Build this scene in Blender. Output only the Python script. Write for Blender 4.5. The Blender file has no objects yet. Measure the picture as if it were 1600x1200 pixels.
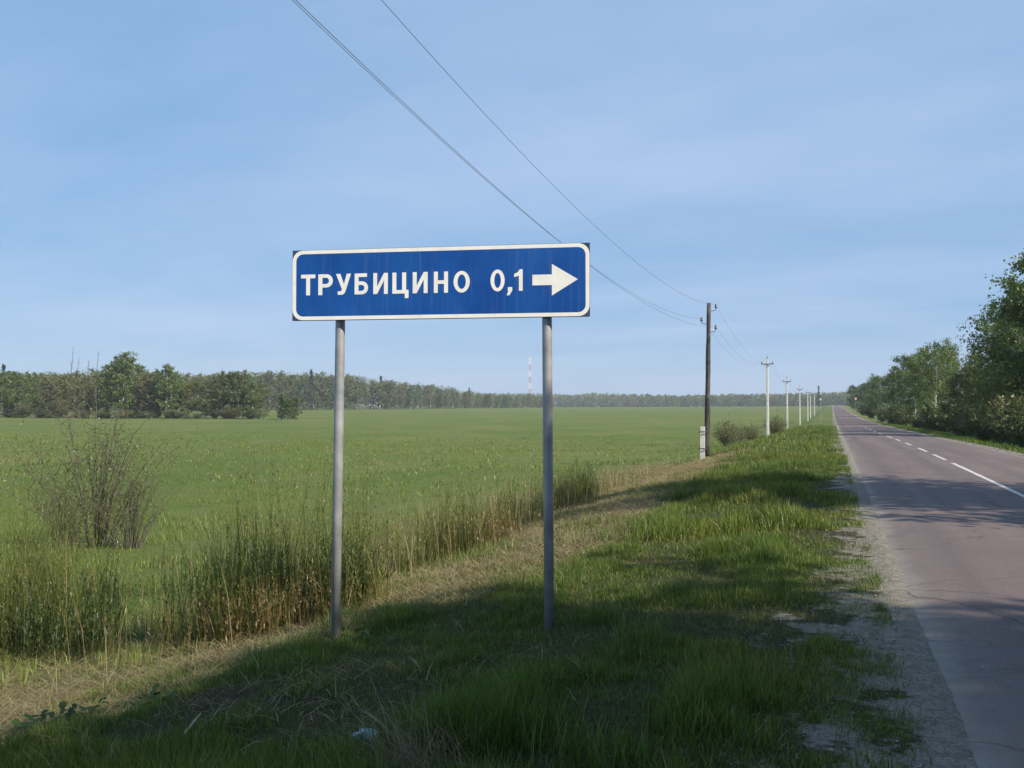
import bpy, math, random
import numpy as np
from mathutils import Vector

# ------------------------------------------------------------------ camera, sky, sun, exposure
S = bpy.context.scene
COL = S.collection
FPX = 1386.0                      # focal length in photo pixels (1600 wide)
YAW = math.atan(500.0 / FPX)      # camera looks this far left of the road direction
CA, SA = math.cos(YAW), math.sin(YAW)
CAM_H = 1.65
HORIZON = 634.0

cam_data = bpy.data.cameras.new('camera')
cam_data.sensor_width = 36.0
cam_data.lens = 36.0 * FPX / 1600.0
cam_data.clip_start = 0.05
cam_data.clip_end = 9000.0
cam = bpy.data.objects.new('camera', cam_data)
COL.objects.link(cam)
cam.location = (0, 0, CAM_H)
cam.rotation_euler = (math.radians(90) + math.atan((HORIZON - 600.0) / FPX), 0, YAW)
S.camera = cam

SUN_EL = math.radians(38)
SUN_AZ = math.atan2(0.93, -0.364)             # clockwise from +Y
W = bpy.data.worlds.new('World'); S.world = W; W.use_nodes = True
wn, wl = W.node_tree.nodes, W.node_tree.links
wn.clear()
sky = wn.new('ShaderNodeTexSky'); sky.sky_type = 'NISHITA'; sky.sun_disc = False
sky.sun_elevation = SUN_EL; sky.sun_rotation = SUN_AZ
sky.altitude = 100; sky.air_density = 1.0; sky.dust_density = 0.3; sky.ozone_density = 2.0
wbg = wn.new('ShaderNodeBackground'); wbg.inputs['Strength'].default_value = 0.075
wout = wn.new('ShaderNodeOutputWorld')
# thin cirrus veils, laid out on a flat layer high above the place
tc = wn.new('ShaderNodeTexCoord'); sep = wn.new('ShaderNodeSeparateXYZ')
wl.new(tc.outputs['Generated'], sep.inputs[0])
zc = wn.new('ShaderNodeMath'); zc.operation = 'MAXIMUM'; zc.inputs[1].default_value = 0.03
wl.new(sep.outputs['Z'], zc.inputs[0])
zz = wn.new('ShaderNodeMath'); zz.operation = 'ADD'; zz.inputs[1].default_value = 0.12
wl.new(zc.outputs[0], zz.inputs[0])
dx = wn.new('ShaderNodeMath'); dx.operation = 'DIVIDE'; dy = wn.new('ShaderNodeMath'); dy.operation = 'DIVIDE'
wl.new(sep.outputs['X'], dx.inputs[0]); wl.new(zz.outputs[0], dx.inputs[1])
wl.new(sep.outputs['Y'], dy.inputs[0]); wl.new(zz.outputs[0], dy.inputs[1])
comb = wn.new('ShaderNodeCombineXYZ'); wl.new(dx.outputs[0], comb.inputs[0]); wl.new(dy.outputs[0], comb.inputs[1])
mp = wn.new('ShaderNodeMapping'); mp.inputs['Rotation'].default_value = (0, 0, 0.5); mp.inputs['Scale'].default_value = (0.45, 0.8, 1)
mp.inputs['Location'].default_value = (7.7, 4.3, 0)
wl.new(comb.outputs[0], mp.inputs['Vector'])
cn = wn.new('ShaderNodeTexNoise'); cn.inputs['Scale'].default_value = 1.1; cn.inputs['Detail'].default_value = 6; cn.inputs['Roughness'].default_value = 0.55
wl.new(mp.outputs[0], cn.inputs['Vector'])
cr = wn.new('ShaderNodeValToRGB'); cr.color_ramp.elements[0].position = 0.32; cr.color_ramp.elements[1].position = 0.84
cr.color_ramp.elements[0].color = (0, 0, 0, 1); cr.color_ramp.elements[1].color = (0.62, 0.62, 0.62, 1)
wl.new(cn.outputs['Fac'], cr.inputs[0])
cm = wn.new('ShaderNodeMixRGB'); cm.inputs['Color2'].default_value = (6.0, 7.0, 9.2, 1)
tint = wn.new('ShaderNodeMixRGB'); tint.inputs['Fac'].default_value = 0.76          # thin even veil of haze over the whole sky
tint.inputs['Color2'].default_value = (2.2, 4.4, 7.5, 1)
wl.new(sky.outputs[0], tint.inputs['Color1'])
wl.new(cr.outputs[0], cm.inputs['Fac']); wl.new(tint.outputs[0], cm.inputs['Color1'])
wl.new(cm.outputs[0], wbg.inputs['Color']); wl.new(wbg.outputs[0], wout.inputs['Surface'])

sd = bpy.data.lights.new('sun', 'SUN'); sd.energy = 5.0; sd.angle = math.radians(0.55); sd.color = (1.0, 0.90, 0.75)
sun = bpy.data.objects.new('sun', sd); COL.objects.link(sun)
sdir = Vector((math.sin(SUN_AZ) * math.cos(SUN_EL), math.cos(SUN_AZ) * math.cos(SUN_EL), math.sin(SUN_EL)))
sun.rotation_euler = sdir.to_track_quat('Z', 'Y').to_euler()
sun.location = (30, -20, 40)
S.view_settings.view_transform = 'Standard'; S.view_settings.look = 'None'
S.view_settings.exposure = 0.5; S.view_settings.gamma = 1.0; S.view_settings.use_curve_mapping = False
S.render.engine = 'CYCLES'
S.cycles.max_bounces = 6; S.cycles.transparent_max_bounces = 8; S.cycles.volume_bounces = 0
S.render.film_transparent = False

# ------------------------------------------------------------------ helpers
rng = np.random.default_rng(7)
random.seed(7)

def w2(X, Z):
    """camera-plane metres (right, forward) -> world x, y"""
    return X * CA - Z * SA, X * SA + Z * CA
def cam_xz(x, y):
    return x * CA + y * SA, y * CA - x * SA
def pix(u, Z):
    """photo column at forward distance Z -> world x, y"""
    return w2((u - 800.0) / FPX * Z, Z)
def on_line(u, x):
    """photo column meeting the line at offset x beside the road -> y along the road"""
    k = (u - 800.0) / FPX
    Z = x / (k * CA - SA)
    return k * Z * SA + Z * CA

def tag(o, label=None, cat=None, group=None, kind=None):
    if label: o['label'] = label
    if cat: o['category'] = cat
    if group: o['group'] = group
    if kind: o['kind'] = kind
    return o

class MB:
    """mesh builder: loose faces with an optional colour per vertex"""
    def __init__(self): self.v = []; self.f = []; self.n = 0
    def add(self, v, f):
        v = np.asarray(v, float); b = self.n
        self.v.append(v); self.f += [tuple(i + b for i in q) for q in f]; self.n += len(v)
    def box(self, c, s, rz=0.0):
        x, y, z = s[0] / 2, s[1] / 2, s[2] / 2
        p = np.array([(-x, -y, -z), (x, -y, -z), (x, y, -z), (-x, y, -z), (-x, -y, z), (x, -y, z), (x, y, z), (-x, y, z)])
        if rz:
            co, si = math.cos(rz), math.sin(rz)
            p = np.stack([p[:, 0] * co - p[:, 1] * si, p[:, 0] * si + p[:, 1] * co, p[:, 2]], 1)
        self.add(p + np.array(c), [(0, 3, 2, 1), (4, 5, 6, 7), (0, 1, 5, 4), (1, 2, 6, 5), (2, 3, 7, 6), (3, 0, 4, 7)])
    def tube(self, pts, rad, n=6, cap=True):
        pts = np.asarray(pts, float); m = len(pts)
        rad = np.full(m, rad) if np.isscalar(rad) else np.asarray(rad, float)
        d = np.gradient(pts, axis=0); d /= np.linalg.norm(d, axis=1)[:, None] + 1e-12
        ref = np.array([1.0, 0, 0]) if abs(d[0][2]) > 0.7 else np.array([0, 0, 1.0])
        u = np.cross(d, ref); u /= np.linalg.norm(u, axis=1)[:, None] + 1e-12
        w = np.cross(d, u)
        a = np.arange(n) * 2 * math.pi / n
        V = pts[:, None, :] + rad[:, None, None] * (np.cos(a)[None, :, None] * u[:, None, :] + np.sin(a)[None, :, None] * w[:, None, :])
        F = []
        for i in range(m - 1):
            for j in range(n):
                k = (j + 1) % n
                F.append((i * n + j, i * n + k, (i + 1) * n + k, (i + 1) * n + j))
        if cap:
            F.append(tuple(range(n - 1, -1, -1))); F.append(tuple((m - 1) * n + j for j in range(n)))
        self.add(V.reshape(-1, 3), F)
    def mesh(self, name, mat, smooth=False):
        me = bpy.data.meshes.new(name)
        V = np.concatenate(self.v) if self.v else np.zeros((0, 3))
        me.from_pydata(V.tolist(), [], self.f)
        if mat: me.materials.append(mat)
        if smooth: me.polygons.foreach_set('use_smooth', np.ones(len(me.polygons), bool))
        me.update(); return me
    def build(self, name, mat, parent=None, smooth=False):
        return obj(name, self.mesh(name, mat, smooth), parent)

def obj(name, data, parent=None, loc=None):
    o = bpy.data.objects.new(name, data); COL.objects.link(o)
    if parent: o.parent = parent
    if loc is not None: o.location = loc
    return o
def empty(name, loc=(0, 0, 0), rz=0.0):
    o = obj(name, None, None, loc); o.rotation_euler = (0, 0, rz); o.empty_display_size = 0.2
    return o
def copy_tree(root, loc, rz=0.0, sc=1.0):
    r = root.copy(); COL.objects.link(r)
    r.location = loc; r.rotation_euler = (0, 0, rz); r.scale = (sc, sc, sc) if np.isscalar(sc) else sc
    for ch in list(root.children):
        c = ch.copy(); COL.objects.link(c); c.parent = r
        for g in list(ch.children):
            e = g.copy(); COL.objects.link(e); e.parent = c
    return r

def raw_mesh(name, V, polys_per, loops, mat, col=None, smooth=False):
    """fast mesh from arrays: V (n,3); loops flat vertex indices; polys_per = vertices per polygon (array)"""
    me = bpy.data.meshes.new(name)
    me.vertices.add(len(V)); me.vertices.foreach_set('co', np.ascontiguousarray(V, np.float32).ravel())
    me.loops.add(len(loops)); me.loops.foreach_set('vertex_index', np.ascontiguousarray(loops, np.int32))
    st = np.concatenate([[0], np.cumsum(polys_per)[:-1]]).astype(np.int32)
    me.polygons.add(len(polys_per)); me.polygons.foreach_set('loop_start', st)
    if col is not None:
        at = me.attributes.new('Col', 'FLOAT_COLOR', 'POINT')
        c4 = np.ones((len(V), 4), np.float32); c4[:, :3] = col
        at.data.foreach_set('color', c4.ravel())
    if mat: me.materials.append(mat)
    me.update(calc_edges=True)
    if smooth: me.polygons.foreach_set('use_smooth', np.ones(len(me.polygons), bool))
    return me

_h = np.random.default_rng(99).random((256, 256))
def vnoise(x, y):
    xi = np.floor(x).astype(int); yi = np.floor(y).astype(int)
    fx = x - xi; fy = y - yi
    fx = fx * fx * (3 - 2 * fx); fy = fy * fy * (3 - 2 * fy)
    a = _h[xi % 256, yi % 256]; b = _h[(xi + 1) % 256, yi % 256]
    c = _h[xi % 256, (yi + 1) % 256]; d = _h[(xi + 1) % 256, (yi + 1) % 256]
    return (a * (1 - fx) + b * fx) * (1 - fy) + (c * (1 - fx) + d * fx) * fy
def fbm(x, y, s=1.0, o=4):
    x = np.asarray(x, float) * s; y = np.asarray(y, float) * s
    r = 0; a = 0.5; t = 0
    for i in range(o):
        r = r + a * vnoise(x + 17.3 * i, y - 9.1 * i); t += a
        x = x * 2.03; y = y * 2.03; a *= 0.5
    return r / t
def sstep(a, b, x):
    t = np.clip((np.asarray(x, float) - a) / (b - a), 0, 1)
    return t * t * (3 - 2 * t)

# ------------------------------------------------------------------ materials
def new_mat(name):
    m = bpy.data.materials.new(name); m.use_nodes = True
    nt = m.node_tree; nt.nodes.clear()
    out = nt.nodes.new('ShaderNodeOutputMaterial')
    return m, nt, out
def N(nt, t, **kw):
    n = nt.nodes.new(t)
    for k, v in kw.items():
        if k in n.inputs: n.inputs[k].default_value = v
        else: setattr(n, k, v)
    return n
def ramp(nt, src, stops):
    r = nt.nodes.new('ShaderNodeValToRGB'); e = r.color_ramp.elements
    while len(e) < len(stops): e.new(0.5)
    for el, (p, c) in zip(e, stops):
        el.position = p; el.color = (c[0], c[1], c[2], 1) if not np.isscalar(c) else (c, c, c, 1)
    nt.links.new(src, r.inputs[0]); return r.outputs[0]
def noise(nt, co, scale, detail=4, rough=0.55):
    n = N(nt, 'ShaderNodeTexNoise'); n.inputs['Scale'].default_value = scale
    n.inputs['Detail'].default_value = detail; n.inputs['Roughness'].default_value = rough
    if co is not None: nt.links.new(co, n.inputs['Vector'])
    return n.outputs['Fac']
def mixc(nt, fac, a, b, mode='MIX'):
    m = nt.nodes.new('ShaderNodeMixRGB'); m.blend_type = mode
    for i, v in zip(('Fac', 'Color1', 'Color2'), (fac, a, b)):
        if hasattr(v, 'is_output'): nt.links.new(v, m.inputs[i])
        elif np.isscalar(v): m.inputs[i].default_value = v
        else: m.inputs[i].default_value = (v[0], v[1], v[2], 1)
    return m.outputs[0]
def mathn(nt, op, a, b=0.0):
    m = nt.nodes.new('ShaderNodeMath'); m.operation = op
    for i, v in enumerate((a, b)):
        if hasattr(v, 'is_output'): nt.links.new(v, m.inputs[i])
        else: m.inputs[i].default_value = v
    return m.outputs[0]
def bumpn(nt, h, strength, dist):
    b = nt.nodes.new('ShaderNodeBump'); b.inputs['Strength'].default_value = strength; b.inputs['Distance'].default_value = dist
    nt.links.new(h, b.inputs['Height']); return b.outputs[0]

def surf_mat(name, col_a, col_b, scale=8.0, rough=0.7, metal=0.0, bump=0.0, detail=5, lo=0.3, hi=0.7, spec=0.3):
    m, nt, out = new_mat(name)
    co = N(nt, 'ShaderNodeTexCoord').outputs['Object']
    f = noise(nt, co, scale, detail)
    c = ramp(nt, f, [(lo, col_a), (hi, col_b)])
    p = N(nt, 'ShaderNodeBsdfPrincipled'); nt.links.new(c, p.inputs['Base Color'])
    p.inputs['Roughness'].default_value = rough; p.inputs['Metallic'].default_value = metal
    p.inputs['Specular IOR Level'].default_value = spec
    if bump:
        nt.links.new(bumpn(nt, noise(nt, co, scale * 4, 4), 0.5, bump), p.inputs['Normal'])
    nt.links.new(p.outputs[0], out.inputs[0]); return m

def leaf_mat(name, transl=0.35, rough=0.6, gain=1.0):
    """foliage: colour from the vertices, some light shining through"""
    m, nt, out = new_mat(name)
    a = N(nt, 'ShaderNodeAttribute'); a.attribute_name = 'Col'
    c = mixc(nt, 1.0, a.outputs['Color'], (gain, gain, gain), 'MULTIPLY')
    d = N(nt, 'ShaderNodeBsdfDiffuse'); nt.links.new(c, d.inputs['Color'])
    t = N(nt, 'ShaderNodeBsdfTranslucent'); tcol = mixc(nt, 1.0, c, (1.05, 1.1, 0.55), 'MULTIPLY'); nt.links.new(tcol, t.inputs['Color'])
    g = N(nt, 'ShaderNodeBsdfGlossy'); g.inputs['Roughness'].default_value = 0.45; g.inputs['Color'].default_value = (1, 1, 1, 1)
    x = N(nt, 'ShaderNodeMixShader'); x.inputs[0].default_value = transl
    nt.links.new(d.outputs[0], x.inputs[1]); nt.links.new(t.outputs[0], x.inputs[2])
    y = N(nt, 'ShaderNodeMixShader'); y.inputs[0].default_value = 0.025
    nt.links.new(x.outputs[0], y.inputs[1]); nt.links.new(g.outputs[0], y.inputs[2])
    nt.links.new(y.outputs[0], out.inputs[0]); return m

M = {}
M['leaf'] = leaf_mat('foliage', 0.42, gain=1.15)
M['grass'] = leaf_mat('grass blades', 0.3)
M['bark_birch'] = surf_mat('birch bark', (0.10, 0.09, 0.08), (0.62, 0.60, 0.54), 3.0, 0.8, lo=0.36, hi=0.46, bump=0.01)
M['bark_dark'] = surf_mat('dark bark', (0.05, 0.042, 0.035), (0.13, 0.11, 0.09), 6.0, 0.9, bump=0.02)
M['twig'] = surf_mat('grey twigs', (0.08, 0.075, 0.05), (0.16, 0.15, 0.105), 5.0, 0.9)
M['old_wood'] = surf_mat('weathered pole wood', (0.035, 0.03, 0.03), (0.13, 0.115, 0.10), 3.0, 0.85, bump=0.01, lo=0.35, hi=0.75)
M['concrete'] = surf_mat('pole concrete', (0.50, 0.49, 0.45), (0.70, 0.69, 0.64), 4.0, 0.85, bump=0.004)
M['steel'] = surf_mat('galvanised post', (0.24, 0.245, 0.25), (0.45, 0.455, 0.46), 5.0, 0.45, 0.35, bump=0.0012, spec=0.4, detail=9)
M['dark_steel'] = surf_mat('dark steel', (0.04, 0.04, 0.045), (0.09, 0.09, 0.09), 10.0, 0.6, 0.4)
M['wire'] = surf_mat('aluminium wire', (0.10, 0.10, 0.11), (0.16, 0.16, 0.17), 3.0, 0.6, 0.3)
M['insulator'] = surf_mat('brown porcelain', (0.05, 0.03, 0.02), (0.09, 0.05, 0.035), 10.0, 0.25, spec=0.5)
M['white_film'] = surf_mat('white sign film', (0.72, 0.71, 0.66), (0.82, 0.80, 0.75), 9.0, 0.42, lo=0.25, hi=0.6)
M['mast_white'] = surf_mat('mast white', (0.72, 0.72, 0.72), (0.8, 0.8, 0.8), 1.0, 0.6)
M['mast_red'] = surf_mat('mast red', (0.42, 0.10, 0.08), (0.5, 0.14, 0.10), 1.0, 0.6)
M['sign_red'] = surf_mat('sign red', (0.5, 0.03, 0.03), (0.58, 0.05, 0.04), 4.0, 0.5)
M['straw_mesh'] = M['grass']

def sign_blue():
    m, nt, out = new_mat('blue sign film')
    co = N(nt, 'ShaderNodeTexCoord').outputs['Object']
    f = noise(nt, co, 1.7, 3)
    c = ramp(nt, f, [(0.35, (0.003, 0.055, 0.26)), (0.65, (0.008, 0.085, 0.33))])
    s = N(nt, 'ShaderNodeMapping'); s.inputs['Scale'].default_value = (30, 30, 1.5); nt.links.new(co, s.inputs['Vector'])
    drip = ramp(nt, noise(nt, s.outputs[0], 1.0, 4), [(0.52, 0.0), (0.80, 0.35)])
    c = mixc(nt, drip, c, (0.12, 0.17, 0.30))
    p = N(nt, 'ShaderNodeBsdfPrincipled'); nt.links.new(c, p.inputs['Base Color'])
    p.inputs['Roughness'].default_value = 0.4; p.inputs['Specular IOR Level'].default_value = 0.35
    nt.links.new(bumpn(nt, noise(nt, co, 2.2, 2), 0.25, 0.01), p.inputs['Normal'])
    nt.links.new(p.outputs[0], out.inputs[0]); return m
M['blue'] = sign_blue()
M['panel_back'] = surf_mat('sign sheet metal', (0.03, 0.05, 0.10), (0.06, 0.09, 0.15), 6.0, 0.5, 0.2)

def ground_mat():
    m, nt, out = new_mat('verge and field')
    co = N(nt, 'ShaderNodeTexCoord').outputs['Object']
    def zone(n):
        a = N(nt, 'ShaderNodeAttribute'); a.attribute_name = n; return a.outputs['Fac']
    big = noise(nt, co, 0.05, 5, 0.6); mid = noise(nt, co, 0.45, 6, 0.6); fine = noise(nt, co, 9.0, 6, 0.7); grit = noise(nt, co, 45.0, 4, 0.7)
    st = N(nt, 'ShaderNodeMapping'); st.inputs['Rotation'].default_value = (0, 0, YAW); nt.links.new(co, st.inputs['Vector'])
    field = ramp(nt, big, [(0.30, (0.078, 0.130, 0.028)), (0.5, (0.106, 0.154, 0.036)), (0.68, (0.142, 0.164, 0.048))])
    stz = N(nt, 'ShaderNodeMapping'); stz.inputs['Scale'].default_value = (0.06, 0.02, 1); stz.inputs['Rotation'].default_value = (0, 0, -1.2); nt.links.new(co, stz.inputs['Vector'])
    field = mixc(nt, ramp(nt, noise(nt, stz.outputs[0], 2.0, 6, 0.65), [(0.44, 0.0), (0.66, 0.65)]), field, (0.180, 0.182, 0.070))
    field = mixc(nt, ramp(nt, mid, [(0.42, 0.0), (0.75, 0.6)]), field, (0.135, 0.138, 0.050))
    field = mixc(nt, ramp(nt, mid, [(0.22, 0.6), (0.38, 0.0)]), field, (0.042, 0.065, 0.018))
    field = mixc(nt, ramp(nt, fine, [(0.3, 0.45), (0.6, 0.0)]), field, (0.040, 0.058, 0.016))
    soil = ramp(nt, fine, [(0.3, (0.030, 0.024, 0.016)), (0.7, (0.075, 0.060, 0.040))])
    verge = mixc(nt, ramp(nt, mid, [(0.35, 0.0), (0.6, 0.7)]), soil, mixc(nt, fine, (0.030, 0.040, 0.012), (0.075, 0.085, 0.028)))
    verge = mixc(nt, ramp(nt, grit, [(0.55, 0.0), (0.75, 0.6)]), verge, (0.15, 0.12, 0.065))
    straw = ramp(nt, fine, [(0.25, (0.11, 0.090, 0.045)), (0.5, (0.20, 0.168, 0.088)), (0.75, (0.30, 0.25, 0.14))])
    grav = ramp(nt, grit, [(0.3, (0.15, 0.137, 0.112)), (0.5, (0.26, 0.24, 0.20)), (0.72, (0.38, 0.352, 0.30))])
    grav = mixc(nt, ramp(nt, fine, [(0.35, 0.55), (0.6, 0.0)]), grav, (0.075, 0.066, 0.052))
    c = mixc(nt, zone('z_verge'), field, verge)
    sf = mathn(nt, 'MULTIPLY', zone('z_straw'), ramp(nt, mid, [(0.30, 0.45), (0.50, 1.0)]))
    c = mixc(nt, sf, c, straw)
    gf = mathn(nt, 'ADD', zone('z_gravel'), mathn(nt, 'MULTIPLY', mathn(nt, 'SUBTRACT', noise(nt, co, 2.2, 6, 0.7), 0.5), 2.2))
    gf = mathn(nt, 'MULTIPLY', ramp(nt, gf, [(0.44, 0.0), (0.56, 1.0)]), ramp(nt, zone('z_gravel'), [(0.03, 0.0), (0.15, 1.0)]))
    c = mixc(nt, gf, c, grav)
    p = N(nt, 'ShaderNodeBsdfPrincipled'); nt.links.new(c, p.inputs['Base Color'])
    p.inputs['Roughness'].default_value = 0.95; p.inputs['Specular IOR Level'].default_value = 0.1
    hgt = mathn(nt, 'ADD', fine, mathn(nt, 'MULTIPLY', grit, 0.5))
    nt.links.new(bumpn(nt, hgt, 1.0, 0.05), p.inputs['Normal'])
    nt.links.new(p.outputs[0], out.inputs[0]); return m
M['ground'] = ground_mat()

def road_mat():
    m, nt, out = new_mat('worn asphalt')
    tcn = N(nt, 'ShaderNodeTexCoord'); co = tcn.outputs['Object']
    sp = N(nt, 'ShaderNodeSeparateXYZ'); nt.links.new(co, sp.inputs[0])
    grit = noise(nt, co, 70.0, 3, 0.8); fine = noise(nt, co, 12.0, 5, 0.65)
    st = N(nt, 'ShaderNodeMapping'); st.inputs['Scale'].default_value = (1.0, 0.06, 1); nt.links.new(co, st.inputs['Vector'])
    lane = noise(nt, st.outputs[0], 1.6, 4, 0.55); patch = noise(nt, co, 0.35, 4, 0.6)
    c = ramp(nt, grit, [(0.28, (0.080, 0.060, 0.056)), (0.5, (0.128, 0.097, 0.092)), (0.72, (0.198, 0.156, 0.146))])
    c = mixc(nt, ramp(nt, lane, [(0.35, 0.0), (0.65, 0.8)]), c, (0.168, 0.129, 0.120))
    c = mixc(nt, ramp(nt, patch, [(0.35, 0.6), (0.5, 0.0)]), c, (0.10, 0.088, 0.086))
    xx_ = mathn(nt, 'ADD', sp.outputs['X'], mathn(nt, 'MULTIPLY', mathn(nt, 'SUBTRACT', lane, 0.5), 0.5))
    trk = ramp(nt, mathn(nt, 'DIVIDE', xx_, 10.0), [(0.09, 0.0), (0.12, 0.5), (0.15, 0.0), (0.22, 0.0), (0.25, 0.5), (0.28, 0.0), (0.38, 0.0), (0.41, 0.5), (0.44, 0.0)])
    c = mixc(nt, mathn(nt, 'MULTIPLY', trk, ramp(nt, patch, [(0.3, 0.2), (0.6, 1.0)])), c, (0.082, 0.068, 0.068))
    stain = ramp(nt, noise(nt, co, 0.9, 6, 0.7), [(0.56, 0.0), (0.68, 0.6)])
    c = mixc(nt, stain, c, (0.075, 0.063, 0.062))
    chips = ramp(nt, noise(nt, co, 28.0, 2, 0.5), [(0.66, 0.0), (0.74, 0.6)])
    c = mixc(nt, chips, c, (0.27, 0.245, 0.23))
    # pale dust along both edges (x runs across the road)
    el = mathn(nt, 'ADD', sp.outputs['X'], mathn(nt, 'MULTIPLY', mathn(nt, 'SUBTRACT', noise(nt, co, 2.3, 6, 0.7), 0.5), 0.55))
    dl = ramp(nt, mathn(nt, 'DIVIDE', el, 10.0), [(0.045, 0.9), (0.062, 0.7), (0.080, 0.12), (0.12, 0.0)])
    dr = ramp(nt, mathn(nt, 'DIVIDE', el, 10.0), [(0.565, 0.0), (0.595, 0.7)])
    c = mixc(nt, dl, c, mixc(nt, fine, (0.17, 0.155, 0.13), (0.29, 0.27, 0.235)))
    c = mixc(nt, dr, c, mixc(nt, fine, (0.17, 0.155, 0.13), (0.29, 0.27, 0.235)))
    # cracks
    vo = N(nt, 'ShaderNodeTexVoronoi'); vo.feature = 'DISTANCE_TO_EDGE'; vo.inputs['Scale'].default_value = 0.55
    wv = N(nt, 'ShaderNodeMixRGB'); wv.blend_type = 'ADD'; wv.inputs['Fac'].default_value = 0.5
    nt.links.new(co, wv.inputs['Color1'])
    nn = N(nt, 'ShaderNodeTexNoise'); nn.inputs['Scale'].default_value = 1.5; nn.inputs['Detail'].default_value = 5; nt.links.new(co, nn.inputs['Vector'])
    nt.links.new(nn.outputs['Color'], wv.inputs['Color2']); nt.links.new(wv.outputs[0], vo.inputs['Vector'])
    crk = mathn(nt, 'MULTIPLY', ramp(nt, vo.outputs['Distance'], [(0.0, 1.0), (0.010, 0.0)]), ramp(nt, patch, [(0.42, 0.0), (0.55, 0.8)]))
    c = mixc(nt, crk, c, (0.04, 0.036, 0.035))
    p = N(nt, 'ShaderNodeBsdfPrincipled'); nt.links.new(c, p.inputs['Base Color'])
    p.inputs['Roughness'].default_value = 0.85; p.inputs['Specular IOR Level'].default_value = 0.25
    nt.links.new(bumpn(nt, grit, 0.6, 0.006), p.inputs['Normal'])
    nt.links.new(p.outputs[0], out.inputs[0]); return m
M['road'] = road_mat()

def paint_mat():
    m, nt, out = new_mat('worn road paint')
    co = N(nt, 'ShaderNodeTexCoord').outputs['Object']
    f = noise(nt, co, 25.0, 5, 0.7)
    c = ramp(nt, f, [(0.36, (0.16, 0.14, 0.135)), (0.50, (0.48, 0.46, 0.44)), (0.7, (0.74, 0.73, 0.70))])
    p = N(nt, 'ShaderNodeBsdfPrincipled'); nt.links.new(c, p.inputs['Base Color']); p.inputs['Roughness'].default_value = 0.7
    nt.links.new(p.outputs[0], out.inputs[0]); return m
M['paint'] = paint_mat()
M['plastic'] = surf_mat('pale blue plastic', (0.20, 0.36, 0.40), (0.32, 0.50, 0.54), 20.0, 0.35, spec=0.5)
M['stone'] = surf_mat('roadside stone', (0.14, 0.13, 0.115), (0.34, 0.32, 0.28), 30.0, 0.9)

# ------------------------------------------------------------------ terrain
_ty = np.arange(-120, 3600, 4.0)
_tz = np.interp(_ty, [-120, 30, 45, 65, 120, 165, 210, 300, 450, 650, 900, 1400, 3600], [0, 0, -.1, -.35, -.8, -1.1, -1.2, -.9, -.1, 1.2, 2.2, 2.5, 2.5])
_k = np.hanning(11); _k /= _k.sum()
_tz = np.convolve(np.pad(_tz, 5, mode='edge'), _k, mode='valid')
def zroad(y): return np.interp(y, _ty, _tz)
_px = np.array([-3000, -400, -40, -12, -7.5, -6, -5, -4.2, -3.2, -2, -.6, 0, .5, 6.1, 6.9, 8, 10, 14, 60, 3000], float)
_pz = np.array([-1.2, -1.2, -1.15, -1.1, -1.03, -.86, -.60, -.36, -.20, -.12, -.05, -.02, 0, 0, -.05, -.32, -.55, -.6, -.5, -.5])
_gx = np.concatenate([np.arange(-16, 20, 0.1)])
_gz = np.interp(_gx, _px, _pz); _kk = np.hanning(9); _kk /= _kk.sum()
_gz = np.convolve(np.pad(_gz, 4, mode='edge'), _kk, mode='valid')
def profile(x):
    x = np.asarray(x, float)
    r = np.interp(x, _px, _pz)
    return np.where((x > -15.5) & (x < 19.5), np.interp(x, _gx, _gz), r)
def terrain(x, y):
    x = np.asarray(x, float); y = np.asarray(y, float)
    w = np.exp(-np.maximum(np.abs(x) - 10, 0) / 260.0)
    off = np.maximum(sstep(0.3, -1.5, x), sstep(6.3, 8.0, x))
    far = sstep(-6, -14, x)
    b = off * ((fbm(x, y, 0.9, 3) - 0.5) * 0.10 + (fbm(x + 40, y, 3.3, 2) - 0.5) * 0.035) + far * (fbm(x, y + 70, 0.16, 3) - 0.5) * 0.45
    return zroad(y) * w + profile(x) + b

def lines(segs):
    out = []
    for a, b, n in segs: out.append(np.linspace(a, b, n, endpoint=False))
    return np.concatenate(out + [[segs[-1][1]]])
gx = lines([(-3000, -800, 14), (-800, -200, 30), (-200, -40, 50), (-40, -9, 62), (-9, 1.2, 85), (1.2, 7, 8), (7, 16, 24), (16, 60, 22), (60, 400, 20), (400, 2600, 14)])
gy = lines([(-120, -4, 20), (-4, 2, 20), (2, 16, 100), (16, 40, 80), (40, 120, 80), (120, 400, 80), (400, 1200, 60), (1200, 3500, 24)])
GX, GY = np.meshgrid(gx, gy)
GZ = terrain(GX, GY) - 0.08 * (sstep(0.55, 0.8, GX) * sstep(6.05, 5.8, GX))
nx, ny = len(gx), len(gy)
I = np.arange(nx * ny).reshape(ny, nx)
quads = np.stack([I[:-1, :-1], I[:-1, 1:], I[1:, 1:], I[1:, :-1]], -1).reshape(-1, 4)
V = np.stack([GX, GY, GZ], -1).reshape(-1, 3)
me = raw_mesh('ground', V, np.full(len(quads), 4), quads.ravel(), M['ground'], smooth=True)
def straw_zone(x, y):
    e = np.interp(y, [2, 5, 6.5, 7.9, 9, 11, 16, 22, 40, 60], [-5.4, -4.8, -4.2, -3.4, -2.6, -2.4, -2.9, -3.0, -3.6, -4.5]) + (fbm(x, y, 0.7, 4) - 0.5) * 1.5
    s = sstep(-9.4, -6.4, x) * sstep(e + 0.35, e - 0.45, x) * sstep(60, 28, y) * sstep(2.5, 4.5, y)
    return np.clip(s * (0.62 + 0.38 * sstep(0.36, 0.60, fbm(x + 13, y + 27, 1.1, 4))), 0, 1)
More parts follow.
